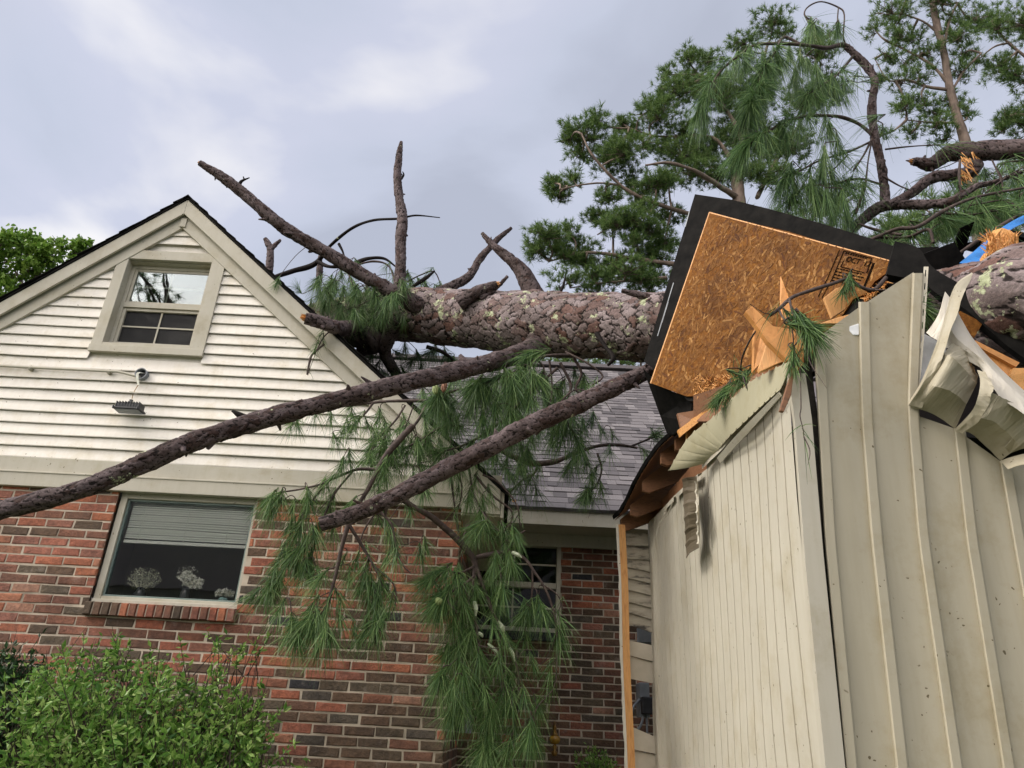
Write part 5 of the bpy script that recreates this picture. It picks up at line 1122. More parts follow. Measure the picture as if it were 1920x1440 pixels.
for a, b, dx, dy, nn, k in ((825, 1070, -.8, .5, 90, 1), (800, 1090, -.9, .4, 80, 1), (835, 1090, -.3, 1, 70, 1), (820, 1130, -1, .8, 130, 1), (825, 1135, 0, 1, 120, 1), (830, 1140, -.5, 1, 110, 1), (850, 1140, .4, 1, 100, 1), (870, 1140, .2, 1, 90, .9), (860, 1080, 0, 1, 70, 1),
    (890, 990, -.8, .5, 70, .9), (900, 985, -.1, 1, 80, .9), (915, 990, .4, 1, 60, .9), (890, 1005, -.5, 1, 60, .9), (945, 1000, .2, 1, 60, .8), (970, 1010, .4, 1, 60, .8), (950, 1040, .1, 1, 90, 1), (930, 1060, .0, 1, 100, 1), (960, 1060, .2, 1, 90, 1), (920, 1090, .1, 1, 90, 1), (945, 1110, .2, 1, 90, 1), (930, 1140, .3, 1, 80, 1),
    (985, 1150, .1, 1, 70, .8), (1000, 1140, -.4, 1, 60, .8), (1015, 1140, .3, 1, 60, .8), (975, 1160, -.6, .8, 70, .8), (1020, 1160, .1, 1, 50, .8), (850, 1180, -.1, 1, 80, 1), (870, 1190, .1, 1, 80, 1), (835, 1225, -.9, .8, 100, .85), (840, 1235, 0, 1, 100, .9), (860, 1230, .1, 1, 90, 1), (900, 1240, .1, 1, 70, 1), (880, 1200, 0, 1, 80, 1),
    (820, 1270, -.9, .9, 120, .8), (825, 1285, -.1, 1, 110, .9), (845, 1290, .5, 1, 90, .9), (870, 1270, .2, 1, 90, 1), (850, 1300, 0, 1, 90, .9), (895, 1290, .2, 1, 80, .9), (915, 1310, .3, 1, 80, .8), (880, 1300, -.2, 1, 80, 1), (840, 1340, -.7, .8, 90, .8), (850, 1350, 0, 1, 90, .8), (915, 1350, -.3, 1, 100, .8), (925, 1360, .3, 1, 80, .8), (905, 1400, -.7, .8, 130, .9), (910, 1410, 0, 1, 130, .9), (920, 1400, .6, .8, 90, .9), (990, 1385, -.3, .8, 90, .8), (1000, 1390, .4, .8, 70, .8), (995, 1370, 0, 1, 60, .8), (960, 1290, .2, 1, 50, .8), (1000, 1250, .2, 1, 50, .7), (1010, 1330, .3, 1, 50, .7), (960, 1330, .0, 1, 60, .8), (870, 1330, .2, 1, 70, .9), (935, 1250, 0, 1, 50, .8), (985, 1210, 0, 1, 40, .8)): B.t(a, b, 5.35+random.uniform(-.1, .15), dx, dy, nn, k)
o = B.done()
# centre: bright spray in front of the trunk foot
B = Bough('bright green spray with cones under the trunk', .235)
B.twig([(1070, 665, 4, 5.45), (1020, 668, 4, 5.4), (985, 685, 3.5, 5.35), (950, 705, 3, 5.3), (900, 722, 2.5, 5.3)], .35, .09, .07, 60)
B.twig([(1000, 670, 3, 5.4), (1020, 690, 2.5, 5.4), (1010, 720, 2.5, 5.35), (990, 740, 2, 5.3)], .3, .1, .07, 60)
B.twig([(860, 730, 3, 5.35), (835, 738, 3.5, 5.3), (820, 745, 3, 5.3)], .4, .1, .05, 60)
for a, b, dx, dy, nn in ((900, 722, -.2, 1, 170), (905, 735, 0, 1, 170), (890, 730, -.5, 1, 140), (915, 740, .3, 1, 140), (880, 770, -.1, 1, 140), (905, 790, .0, 1, 150), (930, 770, .1, 1, 120), (950, 712, .2, 1, 120), (965, 730, .3, 1, 100), (980, 700, .3, 1, 100), (1000, 715, .2, 1, 100), (820, 742, -.3, 1, 130), (815, 750, -.6, 1, 110), (828, 750, .2, 1, 110), (850, 770, 0, 1, 80), (960, 780, .2, 1, 80), (1000, 760, .2, 1, 60), (985, 670, -.6, .7, 70), (1010, 662, -1, .3, 50), (930, 690, -.8, .5, 60), (870, 700, -.7, .6, 50)): B.t(a, b, 5.3+random.uniform(-.08, .08), dx, dy, nn, 1.0)
for q in ([(1075, 670, 4, 5.45), (1090, 700, 3.5, 5.5), (1080, 730, 3, 5.5), (1105, 745, 2, 5.5)], [(1050, 680, 4, 5.45), (1070, 720, 4, 5.5), (1065, 745, 3, 5.5)], [(1030, 675, 3, 5.45), (1035, 720, 2.5, 5.5), (1030, 760, 2, 5.5), (1010, 790, 2, 5.5)], [(1060, 660, 3, 5.45), (1100, 680, 3, 5.4), (1130, 705, 2.5, 5.4), (1110, 722, 2, 5.4)], [(1000, 790, 2.5, 5.3), (1040, 765, 2.5, 5.3), (1075, 732, 2, 5.3), (1110, 735, 1.5, 5.3)]): B.twig(q, .97, .2, .03, 14, end=False)
o = B.done()
def cone(x, y, Y, h_, r_, m, nm, tilt=(0, 0, 1)):
    c = P(x, y, Y); mb = MB(); n = 14; k = 16; v = []; t_ = np.array(tilt, float); t_ /= np.linalg.norm(t_)
    a = np.cross(t_, [0, 1, 0]); a /= np.linalg.norm(a); b = np.cross(t_, a)
    for i in range(k+1):
        u = i/k; rr = r_*math.sin(math.pi*(.08+.9*u))**.7*(1-.35*u)
        for j in range(n):
            th = 2*math.pi*j/n+i*.35; q = rr*(1+.16*(1 if (i+j) % 2 else -1)); v.append(c+t_*(u-.5)*h_+(a*math.cos(th)+b*math.sin(th))*q)
    mb.add(v, [(i*n+j, i*n+(j+1) % n, (i+1)*n+(j+1) % n, (i+1)*n+j) for i in range(k) for j in range(n)]+[tuple(range(n)), tuple(range(k*n, k*n+n))]); return mb.build(nm, m, pine, smooth=False)
cone(833, 722, 5.2, .115, .024, CONE, 'pine_cone', (.05, 0, 1)); cone(816, 727, 5.2, .105, .025, GCONE, 'pine_cone', (-.12, 0, 1)); cone(823, 1127, 5.15, .05, .028, GCONE, 'pine_cone', (.9, -.3, .3))
# lichen crusts on the hanging bough
mb = MB()
for (a, b), (c, d) in (((889, 1128), (892, 1155)), ((897, 1187), (905, 1195)), ((915, 1207), (935, 1228)), ((960, 1036), (978, 1045)), ((935, 1165), (945, 1185)), ((955, 1215), (965, 1240))):
    mb = MB(); tube(mb, [P(a, b, 5.33), P((a+c)/2+2, (b+d)/2, 5.32), P(c, d, 5.33)], [.009, .013, .006], 7, step=.008, wob=.35)
    mb.build('lichen', LICH, pine)
# clusters over the recessed roof
B = Bough('dark boughs lying over the grey shingles', .2)
B.twig([(930, 838, 7, 6.4), (960, 855, 8, 6.4), (1000, 868, 8, 6.4), (1040, 866, 7, 6.35), (1080, 850, 5, 6.3), (1120, 836, 4.5, 6.3), (1160, 834, 4, 6.3), (1195, 840, 3, 6.3)], .15, .2, .12, 40, end=False)
B.twig([(1180, 838, 3, 6.3), (1195, 832, 3, 6.3), (1218, 822, 2.5, 6.3), (1236, 812, 2, 6.3)], .8, .12, .04, 50)
B.twig([(1120, 850, 3, 6.3), (1128, 880, 2.5, 6.3), (1118, 910, 2, 6.3), (1095, 930, 2, 6.3)], .2, .12, .10, 44)
B.twig([(1010, 870, 3, 6.4), (1000, 890, 3, 6.4), (980, 900, 2.5, 6.4), (950, 930, 2, 6.4)], .1, .1, .12, 44)
for a, b, dx, dy, nn, k in ((1075, 790, .3, 1, 90, 1), (1095, 800, .1, 1, 90, 1), (1110, 790, -.2, 1, 80, 1), (1060, 800, -.3, 1, 80, 1), (1090, 840, 0, 1, 100, 1), (1075, 870, -.1, 1, 90, 1), (1100, 870, .3, 1, 90, .9), (1110, 900, .1, 1, 70, .8), (1060, 885, -.5, 1, 70, .8), (1090, 935, -.8, .6, 90, .7), (1100, 935, 0, 1, 80, .7), (1105, 930, .4, 1, 60, .7), (930, 860, .1, 1, 90, 1), (950, 870, -.2, 1, 90, 1), (975, 880, .1, 1, 90, 1), (990, 850, .1, 1, 80, 1), (960, 895, .6, .8, 90, .9), (930, 900, .1, 1, 80, .9), (985, 885, .7, .7, 80, .8), (920, 830, -.2, 1, 80, 1), (900, 850, 0, 1, 80, 1), (945, 830, .3, 1, 80, 1), (1010, 810, .2, 1, 90, 1), (1035, 830, .1, 1, 80, 1), (970, 820, .2, 1, 90, 1), (1040, 800, 0, 1, 80, 1), (1130, 810, .4, 1, 50, .8), (1150, 820, .3, 1, 30, .7), (880, 870, 0, 1, 60, .9), (900, 900, .1, 1, 50, .9)): B.t(a, b, 6.35+random.uniform(-.15, .15), dx, dy, nn, k)
for q in ([(845, 880, 3, 5.6), (850, 930, 2.5, 5.6), (860, 1000, 2, 5.6)], [(880, 880, 3, 5.6), (890, 930, 2.5, 5.6), (930, 990, 2, 5.6), (960, 1010, 1.5, 5.6)], [(890, 890, 4, 5.6), (925, 930, 3, 5.6), (960, 960, 2.5, 5.6), (950, 995, 2, 5.6)], [(905, 890, 3, 5.6), (935, 905, 2.5, 5.6), (968, 945, 2, 5.6), (975, 985, 2, 5.6)], [(860, 880, 2, 5.6), (866, 920, 2, 5.6), (858, 960, 1.5, 5.6)]): B.twig(q, .8, .3, .04, 14, end=False)
for a, b, dx, dy, nn in ((880, 940, .0, 1, 70), (905, 950, 0, 1, 60), (890, 910, -.2, 1, 60), (860, 920, 0, 1, 40), (920, 930, .2, 1, 40)): B.t(a, b, 5.6, dx, dy, nn, .9)
B.done()
B = Bough('full green sprays filling the space between the two long limbs', .22)
B.twig([(1045, 690, 4, 5.6), (990, 740, 4, 5.6), (940, 790, 3.5, 5.55), (880, 830, 3, 5.5), (820, 850, 2.5, 5.5)], .15, .07, .12, 60)
B.twig([(1010, 720, 4, 5.7), (1050, 770, 3, 5.75), (1080, 820, 2.5, 5.8)], .2, .08, .12, 60)
B.twig([(870, 800, 3, 5.5), (830, 800, 3, 5.5), (780, 830, 3, 5.5), (735, 850, 2, 5.5)], .2, .08, .10, 56)
random.seed(77)
for k in range(58):
    a = random.uniform(790, 1120); b = random.uniform(700, 860)
    if b > 1010-a*.22 and a > 1000 or b < 680: continue
    B.t(a, b, random.uniform(5.5, 6.1), random.uniform(-.5, .5), 1, 75, random.uniform(.75, 1.05))
for k in range(22): B.t(random.uniform(680, 830), random.uniform(790, 900), random.uniform(5.4, 5.6), random.uniform(-.5, .5), 1, 46, .75)
B.done()
# boughs at the top of the trunk, behind the gable rake
B = Bough('dark boughs draped over the thin end of the trunk', .2)
for a, b, dx, dy, nn, Y_ in ((620, 545, -.4, 1, 110, 6.5), (645, 550, 0, 1, 120, 6.5), (665, 560, .1, 1, 120, 6.5), (690, 560, .2, 1, 110, 6.4), (610, 575, -.3, 1, 110, 6.4), (640, 585, -.1, 1, 120, 6.3), (665, 595, .1, 1, 110, 6.3), (600, 560, -.4, 1, 90, 6.6), (740, 560, -.3, 1, 110, 6.0), (738, 565, .2, 1, 90, 6.0), (725, 570, 0, 1, 60, 6.0), (640, 520, 0, 1, 70, 6.6), (620, 530, -.2, 1, 80, 6.7), (660, 530, .3, 1, 70, 6.6), (558, 540, -.5, -.6, 50, 7.0), (600, 520, .2, -1, 40, 7.0), (680, 590, .2, 1, 90, 6.3), (650, 610, -.1, 1, 70, 6.3), (700, 600, -.1, 1, 60, 6.3),
    (770, 525, .3, .7, 80, 6.7), (790, 530, .5, .7, 80, 6.7), (800, 540, .2, .8, 70, 6.7), (770, 545, .1, .8, 60, 6.7), (760, 520, -.3, .8, 50, 6.7), (825, 545, .5, .6, 60, 6.7), (670, 500, .3, 1, 50, 6.6), (655, 505, -.3, 1, 40, 6.6), (690, 545, .1, 1, 70, 6.5), (582, 575, -.1, 1, 50, 6.6)): B.t(a, b, Y_, dx, dy, nn, .95)
random.seed(78)
for k in range(34): B.t(random.uniform(590, 760), random.uniform(530, 600), random.uniform(6.0, 6.6), random.uniform(-.5, .5), random.uniform(.5, 1), 90, random.uniform(.75, 1))
for q in ([(650, 505, 2, 6.6), (660, 530, 2, 6.5), (670, 545, 2, 6.5)], [(660, 500, 2, 6.6), (700, 490, 3, 6.6), (730, 500, 2, 6.6), (742, 540, 2, 6.5)], [(675, 505, 2, 6.6), (690, 545, 2, 6.4), (700, 570, 2, 6.3)], [(760, 530, 2, 6.7), (790, 515, 2, 6.7), (815, 510, 1.5, 6.7), (830, 545, 1.5, 6.7)]): B.twig(q, .5, .14, .06, 24)
# below, dark mass on the roof slope behind the rake
for _ in range(46):
    a = random.uniform(650, 790); b = random.uniform(650, 740); 
    if b < 640+(a-640)*.85-20: continue
for a, b in ((675, 665), (690, 680), (705, 690), (720, 700), (735, 690), (700, 660), (745, 715), (760, 700), (770, 680), (785, 670), (800, 665), (720, 670), (750, 665), (815, 660), (835, 665), (845, 680), (690, 650), (730, 715), (770, 715), (710, 645), (790, 695), (760, 655)): B.t(a, b, 7.0, random.uniform(-.6, .6), random.uniform(.3, 1), 75, .95)
B.twig([(800, 650, 6, 6.9), (830, 660, 5, 6.9), (850, 675, 4, 6.9)], .2, .1, .08, 40); B.done()
# loose sprigs on the gable
B = Bough('small tuft lying against the rake board', .15)
B.t(518, 535, 5.88, -.4, 1, 60, .7); B.done()
B = Bough('tiny sprigs hanging beside the raw orange stub', .15); B.t(600, 630, 5.85, -.5, 1, 40, .7); B.t(590, 655, 5.85, -.4, 1, 40, .7); B.t(605, 650, 5.85, -.1, 1, 20, .7)
B.twig([(617, 622, 2, 5.85), (605, 635, 2, 5.85), (590, 665, 1.5, 5.85)], .99, .3, .02, 6, end=False); B.twig([(608, 645, 3, 5.85), (585, 665, 3, 5.85), (580, 680, 3, 5.85), (576, 702, 2.5, 5.85)], .99, .3, .02, 4, end=False)
B.done()

# torn crown rising behind the broken roof corner (right)
limb([(1600, 428, 13, 4.6), (1625, 405, 14, 4.6), (1655, 386, 14, 4.55), (1700, 384, 12, 4.5), (1740, 384, 12, 4.45), (1780, 380, 12, 4.4), (1805, 365, 10, 4.4), (1835, 348, 7, 4.4), (1870, 340, 5, 4.4), (1925, 318, 3, 4.4)], label='dark limb behind the roof corner')
limb([(1660, 385, 12, 4.55), (1658, 350, 11, 4.55), (1650, 300, 11, 4.5), (1638, 245, 10, 4.5), (1635, 200, 10.5, 4.5), (1640, 150, 9.5, 4.5), (1628, 128, 9, 4.5), (1605, 104, 9, 4.5), (1588, 88, 7, 4.5)], label='curved upright limb carrying the large drooping spray')
limb([(2050, 285, 26, 4.2), (1925, 280, 25, 4.4), (1860, 282, 23, 4.5), (1810, 285, 21, 4.55), (1775, 290, 18, 4.6), (1745, 308, 15, 4.6), (1722, 304, 11, 4.6), (1710, 303, 9, 4.6)], broken=1, k=.78, label='thick snapped limb entering from the right')
limb([(1826, 308, 18, 4.5), (1815, 325, 14, 4.5), (1785, 328, 12, 4.5), (1750, 333, 12, 4.5), (1730, 345, 12, 4.5), (1715, 358, 10, 4.5), (1690, 372, 9, 4.5), (1665, 384, 8, 4.5)], broken=0, k=.8, label='forked limb with torn orange fibres')
mb = MB(); n = 45; aa = np.array([P(1800+random.uniform(0, 24), 285+random.uniform(0, 50), 4.42) for _ in range(n)]); blades(mb, aa, np.array([.35, -.1, -1])+rdir(n)*.35, np.full(n, .07), .012, 0, seg=1)
mb.build('torn_fibres', SPLIT, pine)
B = Bough('large drooping spray against the sky', .30)
B.twig([(1600, 95, 6, 4.5), (1580, 84, 6, 4.5), (1550, 90, 5.5, 4.45), (1520, 86, 5, 4.4), (1480, 82, 4.5, 4.4), (1440, 82, 4, 4.4), (1412, 86, 3.5, 4.35), (1380, 108, 3, 4.3), (1350, 135, 2.5, 4.3), (1335, 160, 2.5, 4.3), (1325, 185, 2, 4.3)], .55, .14, .08, 50)
B.twig([(1500, 82, 4, 4.4), (1470, 70, 4, 4.4), (1455, 95, 3, 4.35), (1435, 125, 3, 4.3), (1420, 160, 3, 4.3), (1408, 200, 2.5, 4.3)], .3, .09, .06, 80)
B.twig([(1600, 90, 2, 4.5), (1582, 75, 2, 4.5), (1583, 28, 2, 4.5), (1572, 14, 2, 4.5), (1540, 3, 2, 4.5), (1516, 12, 2, 4.5), (1508, 27, 2, 4.5), (1520, 40, 2.5, 4.5)], .99, .5, .02, 8, end=False)
B.twig([(1572, 14, 1.6, 4.5), (1570, 40, 1.6, 4.5), (1571, 55, 1.6, 4.5)], .8, .2, .02, 30)
B.twig([(1635, 252, 5, 4.5), (1610, 232, 4.5, 4.5), (1580, 220, 4.5, 4.45), (1550, 217, 4, 4.4), (1510, 218, 4, 4.4), (1470, 230, 3.5, 4.35), (1435, 250, 3, 4.3), (1405, 270, 3, 4.3)], .35, .13, .07, 50)
B.twig([(1600, 105, 4, 4.5), (1570, 140, 3, 4.45), (1540, 160, 2.5, 4.4), (1510, 180, 2, 4.4)], .3, .13, .08, 44)
B.twig([(1640, 262, 3, 4.5), (1590, 285, 3, 4.5), (1540, 300, 2.5, 4.5), (1500, 320, 2.5, 4.45), (1470, 335, 2, 4.4)], .3, .12, .08, 44)
B.twig([(1650, 345, 3, 4.55), (1610, 335, 3, 4.5), (1560, 345, 3, 4.5), (1510, 350, 2.5, 4.5), (1480, 375, 2, 4.45)], .2, .10, .08, 44)
for q in ([(1636, 258, 3, 4.5), (1620, 290, 3, 4.5), (1600, 320, 2.5, 4.5)], [(1636, 258, 2, 4.5), (1628, 300, 2, 4.5), (1622, 350, 3, 4.5), (1615, 370, 4, 4.5), (1605, 400, 3, 4.5)], [(1590, 290, 2, 4.5), (1560, 320, 2, 4.5), (1520, 345, 2, 4.5)], [(1655, 330, 2.5, 4.5), (1690, 350, 2, 4.5), (1720, 360, 2, 4.5)], [(1630, 145, 1.5, 4.5), (1600, 142, 1.5, 4.5)], [(1640, 225, 1.6, 4.5), (1655, 232, 1.4, 4.5), (1653, 245, 1.2, 4.5)], [(1660, 280, 2.5, 4.5), (1700, 275, 2, 4.5), (1750, 272, 1.5, 4.5), (1790, 272, 1.2, 4.5)]): B.twig(q, .7, .2, .05, 24, end=False)
for a, b, dx, dy, nn, k in ((1520, 45, -.1, 1, 90, .8), (1522, 48, -.6, .7, 60, .8), (1524, 48, .6, .7, 60, .8), (1571, 55, 0, 1, 50, .8), (1405, 95, 0, 1, 90, 1), (1380, 110, -.2, 1, 70, 1), (1430, 110, .1, 1, 90, 1), (1445, 130, -.2, 1, 140, 1.1), (1430, 150, -.2, 1, 160, 1.2), (1415, 180, -.1, 1, 170, 1.2), (1405, 205, -.15, 1, 170, 1.1), (1395, 215, -.3, 1, 120, 1), (1460, 110, .2, 1, 100, 1), (1480, 100, .1, 1, 100, 1), (1500, 110, 0, 1, 100, 1), (1490, 140, 0, 1, 100, 1), (1515, 120, .2, 1, 90, 1), (1530, 130, .1, 1, 70, .9), (1312, 205, -.1, 1, 120, 1), (1318, 210, .2, 1, 90, 1), (1306, 215, -.3, 1, 70, .8), (1400, 272, -.7, 1, 120, 1.0), (1385, 280, -.6, 1, 130, 1.0), (1395, 285, -.2, 1, 90, .9), (1375, 290, -.7, .9, 80, .9), (1560, 150, 0, 1, 60, .9), (1570, 165, .3, 1, 60, .9), (1545, 175, -.1, 1, 60, .9), (1515, 190, 0, 1, 70, .9), (1500, 235, 0, 1, 70, .9), (1470, 245, -.1, 1, 80, .9), (1440, 260, 0, 1, 70, .9), (1555, 240, 0, 1, 80, 1), (1570, 265, .2, 1, 60, .9), (1545, 290, 0, 1, 60, 1), (1540, 320, -.1, 1, 90, 1), (1560, 330, .2, 1, 80, 1), (1520, 350, 0, 1, 90, 1), (1480, 320, -.3, 1, 90, 1), (1465, 345, -.3, 1, 90, .9), (1490, 350, .1, 1, 80, .9), (1550, 370, .1, 1, 100, 1), (1580, 375, .1, 1, 100, 1), (1590, 400, .2, 1, 90, .9), (1565, 395, -.2, 1, 90, .9), (1530, 385, -.1, 1, 80, .8), (1640, 220, -1, .3, 30, .9), (1630, 150, .9, -.2, 16, .9)): B.t(a, b, 4.42+random.uniform(-.12, .12), dx, dy, nn, k, .3, .4)
B.done()
B = Bough('tangle of dark twigs behind the shed roof edge', .24)
for q in ([(1620, 455, 5, 4.3), (1680, 430, 5, 4.25), (1720, 425, 5, 4.2), (1770, 395, 5, 4.2), (1830, 370, 4, 4.2), (1920, 352, 3, 4.2)], [(1640, 445, 4, 4.3), (1700, 445, 4, 4.3), (1740, 430, 4, 4.2), (1750, 455, 4, 4.2)], [(1610, 420, 3, 4.4), (1640, 430, 4, 4.4), (1690, 440, 4, 4.3)], [(1770, 400, 3, 4.2), (1820, 402, 2.5, 4.2), (1870, 395, 2, 4.2)], [(1800, 300, 3, 4.4), (1799, 340, 4, 4.4), (1805, 370, 3, 4.4)], [(1840, 345, 3, 4.4), (1880, 340, 2, 4.4), (1870, 310, 2, 4.4), (1920, 300, 2, 4.4)], [(1790, 480, 4, 4.1), (1850, 440, 5, 4.1), (1925, 395, 5, 4.1)], [(1850, 360, 2, 4.3), (1890, 330, 2, 4.3), (1925, 310, 2, 4.3)], [(1820, 385, 2, 4.2), (1880, 375, 2, 4.2), (1898, 380, 2, 4.2), (1905, 410, 2, 4.2)], [(1860, 300, 2, 4.3), (1880, 350, 2, 4.3), (1870, 400, 2, 4.3)]): B.twig(q, .5, .2, .08, 26, end=False)
random.seed(8)
for k in range(70):
    a = random.uniform(1600, 1930); b = random.uniform(max(345, 470-(a-1600)*.4), 450-(a-1600)*.12+ (20 if a < 1750 else 0)); B.t(a, b, random.uniform(4.2, 5.0), random.uniform(-1, 1), random.uniform(-.3, 1), 55, .8, .3)
for a, b, dx, dy in ((1780, 330, .6, .3), (1800, 345, .8, .2), (1850, 330, .2, 1), (1870, 350, .3, 1), (1900, 330, 0, 1), (1890, 300, .2, 1), (1740, 335, -.5, .6)): B.t(a, b, 4.7, dx, dy, 70, .9, .3)
B.done()
# sprays in front of the shed corner
B = Bough('bright needle sprays caught in the torn shed corner', .17)
B.twig([(1500, 600, 2, 2.98), (1510, 610, 2.5, 2.98), (1516, 618, 2, 2.98)], .99, .3, .02, 8, end=False)
B.twig([(1662, 520, 5, 3.3), (1640, 543, 6, 3.3), (1618, 540, 5, 3.3), (1590, 524, 4, 3.28), (1560, 532, 4.5, 3.2), (1520, 545, 4.5, 3.15), (1485, 558, 5, 3.12), (1460, 580, 5, 3.1), (1443, 592, 4, 3.1)], .99, .3, .02, 8, end=False)
B.twig([(1480, 560, 3, 3.05), (1487, 590, 2.5, 3.0), (1505, 612, 2.5, 2.98), (1515, 630, 2, 2.98)], .99, .3, .02, 8, end=False)
B.twig([(1460, 580, 3, 3.1), (1470, 598, 3, 3.05), (1490, 608, 2.5, 3.0)], .99, .3, .02, 8, end=False)
B.twig([(1420, 616, 2.5, 3.2), (1405, 640, 2.5, 3.3), (1392, 670, 2.5, 3.5), (1388, 700, 2, 3.6)], .99, .3, .02, 8, end=False)
B.twig([(1500, 690, 1.5, 2.98), (1502, 760, 1.5, 2.98), (1500, 780, 1.5, 2.98), (1506, 805, 1.2, 2.98), (1508, 825, 1, 2.98)], .99, .3, .02, 8, end=False)
for a, b, dx, dy, nn, k, Y_ in ((1515, 615, .9, .5, 90, 1.0, 2.96), (1518, 620, .6, .9, 120, 1.0, 2.96), (1520, 625, .3, 1, 120, 1.0, 2.96), (1512, 612, .9, .1, 70, .9, 2.96), (1505, 612, .4, .6, 60, .9, 2.96), (1495, 605, .3, .3, 50, .6, 2.98), (1590, 540, -.1, 1, 60, .6, 3.25), (1580, 550, -.3, 1, 50, .6, 3.25), (1598, 545, .2, 1, 40, .6, 3.25), (1733, 570, .6, .2, 70, .7, 3.13), (1733, 580, .8, .6, 80, .7, 3.13), (1733, 590, .5, 1, 70, .7, 3.13), (1735, 560, .4, -.3, 50, .6, 3.13), (1488, 690, 0, 1, 60, .65, 3.0), (1492, 680, .1, 1, 50, .6, 3.0), (1350, 745, -.7, .7, 80, .75, 3.8), (1360, 740, -.3, .8, 80, .75, 3.8), (1375, 730, -.8, .4, 60, .7, 3.75), (1340, 755, -.4, .6, 70, .7, 3.85), (1395, 708, .5, .2, 50, .5, 3.55), (1390, 705, -.4, .3, 40, .5, 3.55), (1400, 700, 0, -.5, 30, .5, 3.5), (1385, 712, -.8, .5, 50, .6, 3.6)): B.t(a, b, Y_, dx, dy, nn, k, .15, .62)
B.done()

# ------------------------------------------------------------------ standing trees
def standing(name, label, trunk, limbs, clumps, Y0, ln, needle=True, m=FARN, dens=1.0, cat='tree', group=None, tn=26, wood=FARBARK, size=1.0):
    base = P(trunk[0][0], trunk[0][1], Y0); gx, gy = base[0], base[1]
    o = thing(name, (gx, gy, 0), label, cat, group)
    mb = MB(); p_, r_ = trace([(a, b, r, Y0) for a, b, r in trunk]); p_ = [np.array([gx, gy, 0])]+p_; r_ = [r_[0]*1.5]+r_
    tube(mb, p_, r_, 14, step=.25, wob=.04); mb.build('trunk', wood, o, smooth=True)
    wd = MB(); nd_ = MB(); anchors = []
    for l in limbs:
        q = [(a, b, r*.55, Y0+dz) for a, b, r, dz in l]; p_, r_ = trace(q); pp, rr = tube(wd, p_, r_, 7, step=.2, wob=.12)
        anchors.append(pp)
    A = np.vstack(anchors) if anchors else np.array(p_)
    for (cx, cy, rx, ry, k) in clumps:
        cpos = P(cx, cy, Y0); s_ = px2m(cpos); nt_ = int(k*dens); dz = random.uniform(-1, 1)*min(1.6, rx*s_)
        j = np.argmin(np.linalg.norm(A-cpos-np.array([0, dz, 0]), axis=1)); hub = cpos+np.array([0, dz, -ry*s_*.4])
        tube(wd, [A[j], (A[j]+hub)/2+rdir(1)[0]*.12, hub], [.03*size, .022*size, .015*size], 5, wob=.15)
        for q in range(nt_):
            u = rdir(1)[0]*random.random()**.5*random.choice((1, 1, 1.25)); c = cpos+np.array([u[0]*rx*s_, dz+u[1]*rx*s_*.9, u[2]*ry*s_])
            if needle:
                d = np.array([u[0]*.5, u[1]*.5, .8])+rdir(1)[0]*.4; tuft(nd_, c, d, ln*random.uniform(.7, 1.3), tn, 1.2, .1, width=.0105*size, back=.08)
                if q % 4 == 0: tube(wd, [hub+rdir(1)[0]*.08, (hub+c)/2+rdir(1)[0]*.08, c], [.011, .008, .004], 3, wob=0, cap=False)
            else:
                n = tn; base_ = c+rdir(n)*ln*1.3*rng.random((n, 1)); blades(nd_, base_, rdir(n)+np.array([0, 0, -.3]), np.full(n, ln), ln*.75, .1, seg=2)
                if q % 5 == 0: tube(wd, [hub, c], [.012, .005], 3, wob=0, cap=False)
    br = wd.build('branches', wood, o, smooth=True); fo = nd_.build('crown', m, o); return o
random.seed(31); rng = np.random.default_rng(31)
cl = [(1097, 250, 48, 30), (1120, 228, 24, 22), (1068, 256, 20, 18), (1090, 275, 28, 16), (1145, 292, 42, 24), (1160, 275, 30, 20), (1046, 349, 30, 18), (1035, 345, 16, 12), (1075, 335, 22, 14), (1050, 365, 26, 10), (1184, 221, 32, 22), (1170, 222, 18, 16), (1228, 237, 45, 25), (1215, 215, 26, 16), (1267, 190, 42, 28), (1240, 180, 24, 16), (1311, 132, 45, 32), (1290, 120, 26, 22), (1248, 150, 20, 14), (1330, 105, 30, 20), (1165, 305, 45, 25), (1190, 320, 35, 20), (1225, 368, 48, 16), (1195, 372, 26, 12), (1250, 350, 26, 12), (1136, 378, 28, 20), (1115, 395, 26, 14), (1257, 387, 34, 18), (1024, 460, 42, 20), (1000, 462, 22, 16), (1050, 440, 30, 14), (1088, 450, 50, 24), (1066, 435, 24, 12), (1139, 413, 28, 20), (1150, 440, 34, 18), (1184, 435, 42, 26), (1230, 467, 45, 30), (1215, 440, 30, 20), (1250, 440, 30, 24), (1225, 509, 44, 22), (1200, 525, 34, 14), (1142, 505, 42, 18), (1110, 515, 30, 12), (1065, 535, 45, 10), (1168, 530, 50, 12), (1120, 535, 40, 8), (1280, 290, 45, 30), (1280, 245, 45, 24), (1245, 262, 30, 18), (1330, 260, 38, 36), (1330, 190, 40, 34), (1370, 150, 40, 36), (1240, 330, 34, 12), (1300, 330, 46, 20), (1350, 320, 40, 26), (1400, 200, 50, 50), (1430, 140, 45, 50), (1390, 90, 34, 20), (1440, 60, 40, 24), (1450, 240, 50, 40), (1500, 200, 40, 40), (1470, 300, 46, 30), (1530, 110, 40, 30), (1540, 60, 34, 20), (1480, 42, 26, 14), (1560, 150, 40, 30), (1160, 480, 34, 16), (1185, 470, 30, 16), (1010, 478, 30, 10), (1205, 285, 26, 14), (1205, 400, 30, 14), (1170, 400, 24, 14), (1380, 240, 40, 34), (1400, 330, 36, 24), (1440, 350, 40, 20), (1060, 480, 34, 12), (1100, 480, 30, 12)]
cl = [(a, b, c, d, max(16, c*d*.075)) for a, b, c, d in cl]
